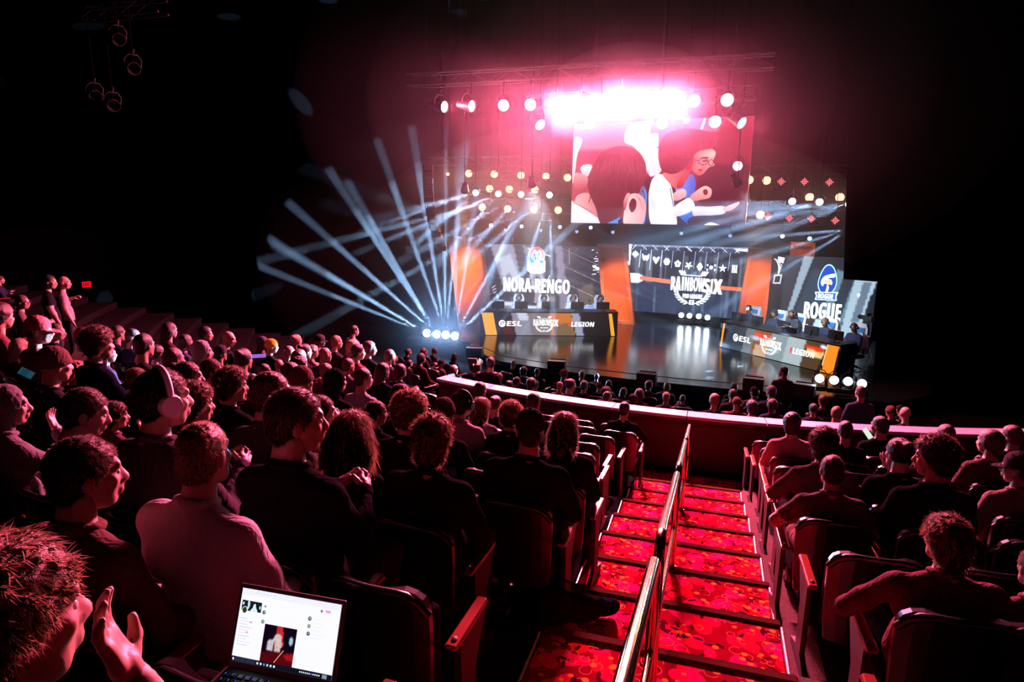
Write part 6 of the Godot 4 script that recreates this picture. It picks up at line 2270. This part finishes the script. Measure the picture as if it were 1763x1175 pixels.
	# standing people
	var up := [
		[610, 570, rake, {"pose": "stand_cross", "hair": "short", "colour": "black", "top": Color(0.3, 0.24, 0.26)}, "man standing with crossed arms behind the far stalls"],
		[111, 487, rake, {"pose": "stand", "hair": "bald", "top": Color(0.25, 0.2, 0.2), "sleeves": false, "build": 1.2, "yaw": -20.0, "beard": true}, "bald man in a T-shirt standing beside the exit sign"],
		[86, 486, rake, {"pose": "stand_reach", "hair": "short", "colour": "black", "top": dark, "sleeves": false, "yaw": -25.0}, "man in black standing left of the bald man"],
		[1348, 641, pit_floor, {"pose": "stand", "hair": "short", "colour": "black", "top": Color(0.05, 0.02, 0.025), "yaw": 70.0}, "dark silhouette standing before the stage lip"],
		[1481, 676, pit_floor, {"pose": "stand", "hair": "crop", "colour": "brown", "top": Color(0.03, 0.04, 0.07)}, "man in dark blue shirt standing below the floor lights"],
		[845, 626, pit_floor, {"pose": "stand_reach", "hair": "short", "colour": "black", "top": dark, "yaw": 30.0}, "camera operator standing in the aisle of the lower stalls"]]
	for q in up:
		var p := meet(q[0], q[1], q[2], 1.64)
		var rr := Vector2(p.x, p.z - HUB_Z).length()
		var phi := atan2(p.x, p.z - HUB_Z)
		var y: float = q[2].call(rr)
		if q[0] < 700:
			var k := int(round((23.7 - rr) / ROW))
			y = rake(row_r(k))
		person(q[4], Vector3(p.x, y, p.z), phi, (p.y - y) / 1.64, q[3], false, "people standing in the hall")
	# the two teams at their desks
	for i in players.size():
		var pl: Array = players[i]
		var left: bool = pl[3] == 0
		var o := {"hair": ["short", "messy", "curly", "short", "crop"][i % 5], "colour": ["black", "black", "brown", "light", "brown"][i % 5], "top": Color(0.5, 0.56, 0.72) if left else Color(0.04, 0.05, 0.09), "pose": "phone" if i % 2 else "lap", "headset": true, "pitch": -10.0}
		if left: pl[2] = pl[2].replace("dark team jersey", "blue and white jersey")
		person(pl[2], pl[0], pl[1], 1.1, o, false, "players on the stage")
	var pa: Vector3 = column_on(1013, players[0][0], players[4][0])
	var pd := ray(1013, 520)
	var ph := cam.position.y + pd.y * Vector2(pa.x, pa.z).length() / Vector2(pd.x, pd.z).length()
	var a := pa
	person("player in white and blue jersey rising between the seated players", Vector3(a.x, 0, a.z), players[3][1], ph / 1.64, {"pose": "stand_cross", "hair": "short", "colour": "black", "top": Color(0.3, 0.4, 0.75), "pitch": -25.0}, false, "players on the stage")
	a = on_y(1364, 541, 1.64)
	person("coach in dark shirt standing behind the angled desk", Vector3(a.x, 0, a.z), players[6][1], 1.0, {"pose": "stand_cross", "hair": "short", "colour": "black", "top": Color(0.05, 0.06, 0.08), "headset": true}, false, "players on the stage")


# ------------------------------------------------------------------ seats
var seat_mesh := {}
func seat_meshes():
	var b := MB.new()
	# back: an upright shell with round shoulders, gently curved in plan
	var prof := [[0.36, 0.21, 0.265], [0.5, 0.225, 0.272], [0.7, 0.235, 0.285], [0.82, 0.24, 0.302], [0.88, 0.238, 0.31], [0.915, 0.222, 0.316], [0.936, 0.19, 0.32], [0.945, 0.14, 0.322]]
	var row := func(e: Array, back: float) -> Array:
		var out := []
		for i in 9:
			var u := i / 4.0 - 1.0
			out.append(Vector3(e[1] * u, e[0], e[2] + back - 0.05 * u * u))
		return out
	var shell := func(mb: MB, z0: float, z1: float, pr: Array):
		for i in pr.size() - 1:
			for side in 2:
				var A: Array = row.call(pr[i], z1 if side else z0)
				var B: Array = row.call(pr[i + 1], z1 if side else z0)
				for j in 8:
					var n: Vector3 = (A[j + 1] - A[j]).cross(B[j] - A[j]).normalized() * (1.0 if side else -1.0)
					mb.quad(A[j], A[j + 1], B[j + 1], B[j], n)
		for i in pr.size() - 1:      # sides
			for e in [0, 8]:
				var a: Vector3 = row.call(pr[i], z0)[e]
				var c: Vector3 = row.call(pr[i + 1], z0)[e]
				var d: Vector3 = row.call(pr[i + 1], z1)[e]
				var f: Vector3 = row.call(pr[i], z1)[e]
				var t := (c - a).normalized()
				var n := Vector3(t.y, -t.x, 0) if e == 8 else Vector3(-t.y, t.x, 0)
				mb.quad4(a, c, d, f, n, n, n, n)
		var T: Array = row.call(pr[-1], z0)
		var U: Array = row.call(pr[-1], z1)
		for j in 8: mb.quad(T[j], T[j + 1], U[j + 1], U[j], Vector3.UP)
		T = row.call(pr[0], z0)
		U = row.call(pr[0], z1)
		for j in 8: mb.quad(T[j], T[j + 1], U[j + 1], U[j], Vector3.DOWN)
	shell.call(b, 0.0, 0.03, prof)
	seat_mesh.shell = b.mesh()
	# round bead along the top of the shell
	b = MB.new()
	var bead := []
	for i in 13:
		var u := i / 6.0 - 1.0
		var y := 0.945 - 0.008 - 0.09 * pow(absf(u), 5.0)
		bead.append(Vector3(0.238 * u, y, 0.337 - 0.05 * u * u))
	b.tube(bead, 0.02, 10)
	seat_mesh.bead = b.mesh()
	b = MB.new()
	var pad := []
	for e in prof.slice(1, 6): pad.append([e[0] - 0.03, e[1] - 0.025, e[2]])
	shell.call(b, -0.055, -0.004, pad)
	seat_mesh.pad = b.mesh()
	b = MB.new()
	b.rbox(Vector3(0, 0.405, -0.02), Vector3(0.45, 0.08, 0.44), 0.03)
	seat_mesh.cushion = b.mesh()
	b = MB.new()
	b.rbox(Vector3(0, 0.6, 0.16), Vector3(0.45, 0.42, 0.08), 0.03)
	seat_mesh.folded = b.mesh()
	b = MB.new()
	b.rbox(Vector3(0, 0.635, -0.03), Vector3(0.062, 0.032, 0.36), 0.014)
	seat_mesh.arm = b.mesh()
	b = MB.new()
	b.lathe([Vector2(0.013, 0), Vector2(0.013, 0.004), Vector2(0, 0.006)], 10, Transform3D(Basis(), Vector3(0, 0.651, 0.1)))
	seat_mesh.stud = b.mesh()
	b = MB.new()
	b.extrude(PackedVector2Array([Vector2(-0.2, 0.0), Vector2(0.24, 0.0), Vector2(0.24, 0.05), Vector2(0.08, 0.12), Vector2(0.1, 0.6), Vector2(0.12, 0.618), Vector2(-0.18, 0.618), Vector2(-0.16, 0.58), Vector2(-0.06, 0.4), Vector2(-0.06, 0.1), Vector2(-0.2, 0.05)]), -0.016, 0.016, Transform3D(Basis(Vector3.UP, -PI / 2), Vector3.ZERO))
	seat_mesh.stand = b.mesh()

func theatre_seat(at: Vector3, turn: float, label: String, arm_side: float, empty: bool, group: String):
	var t := thing("theatre_seat", label, "seat", at, turn, group)
	part("back_shell", seat_mesh.shell, M.seat_shell, t)
	part("top_bead", seat_mesh.bead, M.seat_shell, t)
	part("back_pad", seat_mesh.pad, M.seat_cloth, t)
	part("cushion", seat_mesh.folded if empty else seat_mesh.cushion, M.seat_cloth, t)
	var side := Transform3D(Basis(), Vector3(arm_side * 0.275, 0, 0))
	part("stand", seat_mesh.stand, M.seat_stand, t, side)
	var a := part("armrest", seat_mesh.arm, M.armrest, t, Transform3D(Basis(Vector3.RIGHT, deg_to_rad(2.5)), side.origin))
	part("screw_cap", seat_mesh.stud, M.chrome, a)

func build_seats():
	seat_meshes()
	for k in range(-2, 10):
		var r := row_r(k)
		for side in [-1.0, 1.0]:
			var at: Array = []
			var taken := []
			var list: Array = row_people.get(k, []).filter(func(e): return e[0] * side > 0)
			for e in list: taken.append(absf(e[0]))
			taken.sort()
			var start := 1.2 if side < 0 else 0.96
			var limit := 8.5 if side < 0 else 7.5
			var pos := []
			var last := start - 0.56
			for s in taken:
				var gap: float = s - last
				var n := int(round(gap / 0.57))
				for i in range(1, n):
					var x := last + gap * i / n
					if x < limit: pos.append([x, true])
				pos.append([s, false])
				last = s
			while last + 0.57 < limit:
				last += 0.57
				pos.append([last, true])
			for i in pos.size():
				var phi: float = side * pos[i][0] / r
				theatre_seat(polar(r, phi, rake(r)), phi, "dark %s theatre seat, %s from the aisle in the %s row %s of it" % ["empty" if pos[i][1] else "occupied", ordinal(i), ordinal(9 - k), "left" if side < 0 else "right"], -side, pos[i][1], "theatre seats in the raked rows")
	for j in 7:
		var rr := 8.2 + 0.95 * j
		var list: Array = pit_people.get(j, [])
		var i := 0
		for e in list:
			theatre_seat(polar(rr, e[0] / rr, pit_floor(rr)), e[0] / rr, "occupied seat, %s from the left in the %s stalls row below the stage" % [ordinal(i), ordinal(j)], 1.0, false, "seats in the lower stalls")
			i += 1


# ------------------------------------------------------------------ small things
func build_small_things():
	# laptop on a lap in the row before the camera
	var hinge := (ray(481, 1166) * 1.95) + cam.position
	var lt := thing("laptop", "open dark laptop glowing white on a small tray in the nearest row", "laptop", hinge)
	lt.rotation_degrees = Vector3(0, 3.0, 0)
	var w := 0.292
	var b := MB.new()
	b.rbox(Vector3(0, -0.008, 0.11), Vector3(w + 0.02, 0.016, 0.225), 0.005)
	part("base", b.mesh(), M.casing, lt)
	b = MB.new()
	b.rbox(Vector3(0, 0.1, 0), Vector3(w + 0.02, 0.215, 0.008), 0.003)
	var lid_xf := Transform3D(Basis(Vector3.RIGHT, deg_to_rad(-22)), Vector3(0, 0.0, -0.004))
	var lid := part("lid", b.mesh(), M.casing, lt, lid_xf)
	b = MB.new()
	b.extrude(PackedVector2Array([Vector2(-w / 2, 0.014), Vector2(w / 2, 0.014), Vector2(w / 2, 0.197), Vector2(-w / 2, 0.197)]), 0.0042, 0.0052)
	var m := StandardMaterial3D.new()
	m.albedo_color = Color(0.02, 0.02, 0.02)
	m.emission_enabled = true
	m.emission_operator = BaseMaterial3D.EMISSION_OP_MULTIPLY
	m.emission = Color.WHITE
	m.emission_texture = laptop_texture()
	m.emission_energy_multiplier = 1.05
	part("screen", b.mesh(), m, lid)
	var keylight := glow(Color(0.35, 0.42, 1.0), 0.5)
	for row in 5:
		for col in 14:
			b = MB.new()
			var kw := 0.019
			b.rbox(Vector3.ZERO, Vector3(0.0165, 0.004, 0.0155), 0.002)
			var key := part("key", b.mesh(), M.gloss_black, lt, Transform3D(Basis(), Vector3(-0.136 + col * 0.0209 + row * 0.002, 0.002, 0.028 + row * 0.0195)))
			b = MB.new()
			b.rbox(Vector3(-0.002, 0.0022, 0), Vector3(0.003, 0.0006, 0.007), 0.0002)
			part("key_mark", b.mesh(), keylight, key)
	# the tray that carries it, on a post behind the nearest row
	var tr := thing("tray_table", "small dark tray on a post under the open laptop", "table", Vector3(hinge.x, rake(row_r(-2)), hinge.z + 0.12))
	b = MB.new()
	b.rbox(Vector3(0, hinge.y - 0.028 - tr.position.y, 0), Vector3(0.36, 0.022, 0.27), 0.008)
	part("tray", b.mesh(), M.casing, tr)
	b = MB.new()
	b.cyl(Vector3(0, 0, 0), Vector3(0, hinge.y - 0.04 - tr.position.y, 0), 0.025, 0.02, 10)
	part("post", b.mesh(), M.casing, tr)
	# phones and a tablet held up in the rows
	hand_light("phone", "glowing phone with blue and white page held up in the left rows", 308, 668, 7.4, Vector2(0.075, 0.15), 0.5, [Color(0.02, 0.06, 0.6), Color(0.75, 0.85, 0.95)])
	hand_light("tablet", "tablet lying lit violet blue on a lap in the far rows", 443, 614, 9.6, Vector2(0.22, 0.15), -1.2, [Color(0.3, 0.36, 0.8), Color(0.3, 0.36, 0.8)])
	hand_light("phone", "small phone showing white light, held over the lower stalls", 777, 647, 14.2, Vector2(0.15, 0.08), 0.2, [Color(0.9, 0.92, 1), Color(0.7, 0.75, 0.9)])
	hand_light("phone", "phone lit pale green in the hands right of the aisle", 1494, 747, 7.6, Vector2(0.12, 0.06), -0.9, [Color(0.85, 0.95, 0.85), Color(0.85, 0.95, 0.85)])
	hand_light("phone", "phone glimmering teal at the far picture edge", 45, 643, 8.4, Vector2(0.08, 0.14), 0.9, [Color(0.05, 0.25, 0.3), Color(0.1, 0.3, 0.34)])
	# a dark bag that slumps over the edge of the aisle
	var bz := -3.75
	var bk := int(round((23.7 - (26.0 + bz)) / ROW))
	var bag := thing("bag", "black bag slumped over the aisle edge below the red armrest", "bag", Vector3(-0.8, rake(row_r(bk)) + 0.002, HUB_Z + row_r(bk) + 0.05), 0.2)
	var lump := nets([cap(Vector3(-0.14, 0.1, 0.02), Vector3(0.1, 0.1, -0.04), 0.11, 0.09), cap(Vector3(0.1, 0.08, -0.04), Vector3(0.32, 0.075, -0.1), 0.08, 0.06), egg(Vector3(-0.1, 0.2, 0.02), Vector3(0.12, 0.09, 0.1))], 0.016, 0.05, func(p: Vector3, f: float) -> float: return maxf(f + noise.get_noise_3dv(p * 9.0) * 0.02, -p.y))
	part("sack", join([[lump, Transform3D(), 0]]), cloth_of(Color(0.008, 0.008, 0.009)), bag)
	b = MB.new()
	b.tube([Vector3(-0.12, 0.26, 0.05), Vector3(-0.02, 0.34, 0.03), Vector3(0.1, 0.27, 0.0), Vector3(0.14, 0.15, -0.02)], 0.011, 8)
	part("strap", b.mesh(), cloth_of(Color(0.01, 0.01, 0.011)), bag)
	# exit sign on the side wall
	var ep := cam.position + ray(148, 490) * (-22.93 / ray(148, 490).x)
	var ex := thing("exit_sign", "small red lit EXIT sign on the dark side wall", "sign", ep, PI / 2)
	b = MB.new()
	b.rbox(Vector3.ZERO, Vector3(0.4, 0.24, 0.06), 0.01)
	part("housing", b.mesh(), M.casing, ex)
	var c := Canvas.new(128, 80, Color(1.0, 0.03, 0.12))
	c.letters("EXIT", Rect2(14, 16, 100, 48), Color(0.25, 0.0, 0.03))
	b = MB.new()
	b.extrude(PackedVector2Array([Vector2(-0.18, -0.1), Vector2(0.18, -0.1), Vector2(0.18, 0.1), Vector2(-0.18, 0.1)]), 0.031, 0.036)
	m = StandardMaterial3D.new()
	m.albedo_color = Color(0.1, 0.02, 0.02)
	m.emission_enabled = true
	m.emission_operator = BaseMaterial3D.EMISSION_OP_MULTIPLY
	m.emission = Color.WHITE
	m.emission_texture = c.tex()
	m.emission_energy_multiplier = 1.4
	part("face", b.mesh(), m, ex)
	# monitor wedges along the stage lip
	var wedge := [[815, 616], [957, 640], [1112, 663], [1297, 672], [1385, 683]]
	for i in wedge.size():
		var p := on_y(wedge[i][0], wedge[i][1], 0.0)
		var wt := thing("monitor_wedge", "black monitor wedge, %s from the left along the stage lip" % ordinal(i), "loudspeaker", p + Vector3(0, 0, -0.15), deg_to_rad(10 - i * 6), "monitor wedges along the stage lip")
		b = MB.new()
		b.extrude(PackedVector2Array([Vector2(-0.2, 0), Vector2(0.22, 0), Vector2(0.22, 0.12), Vector2(0.02, 0.34), Vector2(-0.2, 0.34)]), -0.28, 0.28, Transform3D(Basis(Vector3.UP, PI / 2), Vector3.ZERO))
		part("cabinet", b.mesh(), M.casing, wt)
		b = MB.new()
		b.rbox(Vector3.ZERO, Vector3(0.5, 0.27, 0.012), 0.004, Transform3D(Basis(Vector3.RIGHT, -0.74), Vector3(0, 0.236, -0.127)))
		part("grille", b.mesh(), M.grille, wt)
	# broadcast cameras
	broadcast_camera("black broadcast camera on a pedestal beyond the angled desk", on_y(1488, 612, 0.0), 0.5, 1.35)
	var cp := meet(822, 621, pit_floor, 1.5)
	broadcast_camera("video camera on tripod in the lower stalls", Vector3(cp.x, pit_floor(Vector2(cp.x, cp.z - HUB_Z).length()), cp.z), 0.25, 1.35)
	# dim fixtures hung high on the dark left
	var high := [[205, 68], [231, 118], [196, 182], [165, 166]]
	for i in high.size():
		var p := at_z(high[i][0], high[i][1], -14.0)
		lamp("par", p, p + Vector3(0.8, -0.5, 0.4), "unlit dark fixture hung high over the left seats, %s from the top" % ordinal(i), null, "unlit fixtures over the left seats", 13.96)
	var f0 := at_z(150, 60, -14.1)
	truss("dark truss high over the left seats", Vector3(f0.x, f0.y + 0.5, -14.1), Vector3(f0.x + 2.6, f0.y + 0.5, -14.1))

func hand_light(called: String, label: String, px: float, py: float, dist: float, size: Vector2, tilt: float, cols: Array):
	var p := cam.position + ray(px, py) * dist
	var t := thing(called, label, called, p)
	var back := (cam.position - p).normalized()
	t.look_at_from_position(p, p - back, Vector3.UP)
	t.rotate_object_local(Vector3.BACK, tilt if called == "phone" else 0.0)
	if called == "tablet": t.rotate_object_local(Vector3.RIGHT, tilt)
	var b := MB.new()
	b.rbox(Vector3.ZERO, Vector3(size.x, size.y, 0.009), 0.003)
	part("case", b.mesh(), M.casing, t)
	var c := Canvas.new(32, 64, cols[0])
	c.shape([0, 0, 32, 0, 32, 10, 0, 10], cols[1])
	c.shape([0, 40, 32, 40, 32, 64, 0, 64], cols[1])
	b = MB.new()
	var h := size / 2 - Vector2(0.004, 0.005)
	b.extrude(PackedVector2Array([Vector2(-h.x, -h.y), Vector2(h.x, -h.y), Vector2(h.x, h.y), Vector2(-h.x, h.y)]), 0.0046, 0.0052)
	var m := StandardMaterial3D.new()
	m.albedo_color = Color(0.02, 0.02, 0.02)
	m.emission_enabled = true
	m.emission_operator = BaseMaterial3D.EMISSION_OP_MULTIPLY
	m.emission = Color.WHITE
	m.emission_texture = c.tex()
	m.emission_energy_multiplier = 1.0
	part("screen", b.mesh(), m, t)

func broadcast_camera(label: String, at: Vector3, turn: float, h: float):
	var t := thing("broadcast_camera", label, "camera", at, turn)
	var b := MB.new()
	b.rbox(Vector3(0, h, 0), Vector3(0.16, 0.2, 0.42), 0.02)
	part("camera_body", b.mesh(), M.casing, t)
	b = MB.new()
	b.cyl(Vector3(0, h, -0.2), Vector3(0, h, -0.46), 0.065, 0.085, 14)
	part("zoom_lens", b.mesh(), M.gloss_black, t)
	b = MB.new()
	b.rbox(Vector3(-0.1, h + 0.16, 0.1), Vector3(0.2, 0.12, 0.06), 0.01)
	part("viewfinder", b.mesh(), M.casing, t)
	b = MB.new()
	b.cyl(Vector3(0, 0.45, 0), Vector3(0, h - 0.1, 0), 0.045, 0.035, 10)
	part("column", b.mesh(), M.casing, t)
	for i in 3:
		b = MB.new()
		b.cyl(Vector3(0, 0.75, 0), Vector3(0.38 * sin(i * TAU / 3), 0.0, 0.38 * cos(i * TAU / 3)), 0.022, 0.018, 8)
		part("tripod_leg", b.mesh(), M.steel, t)
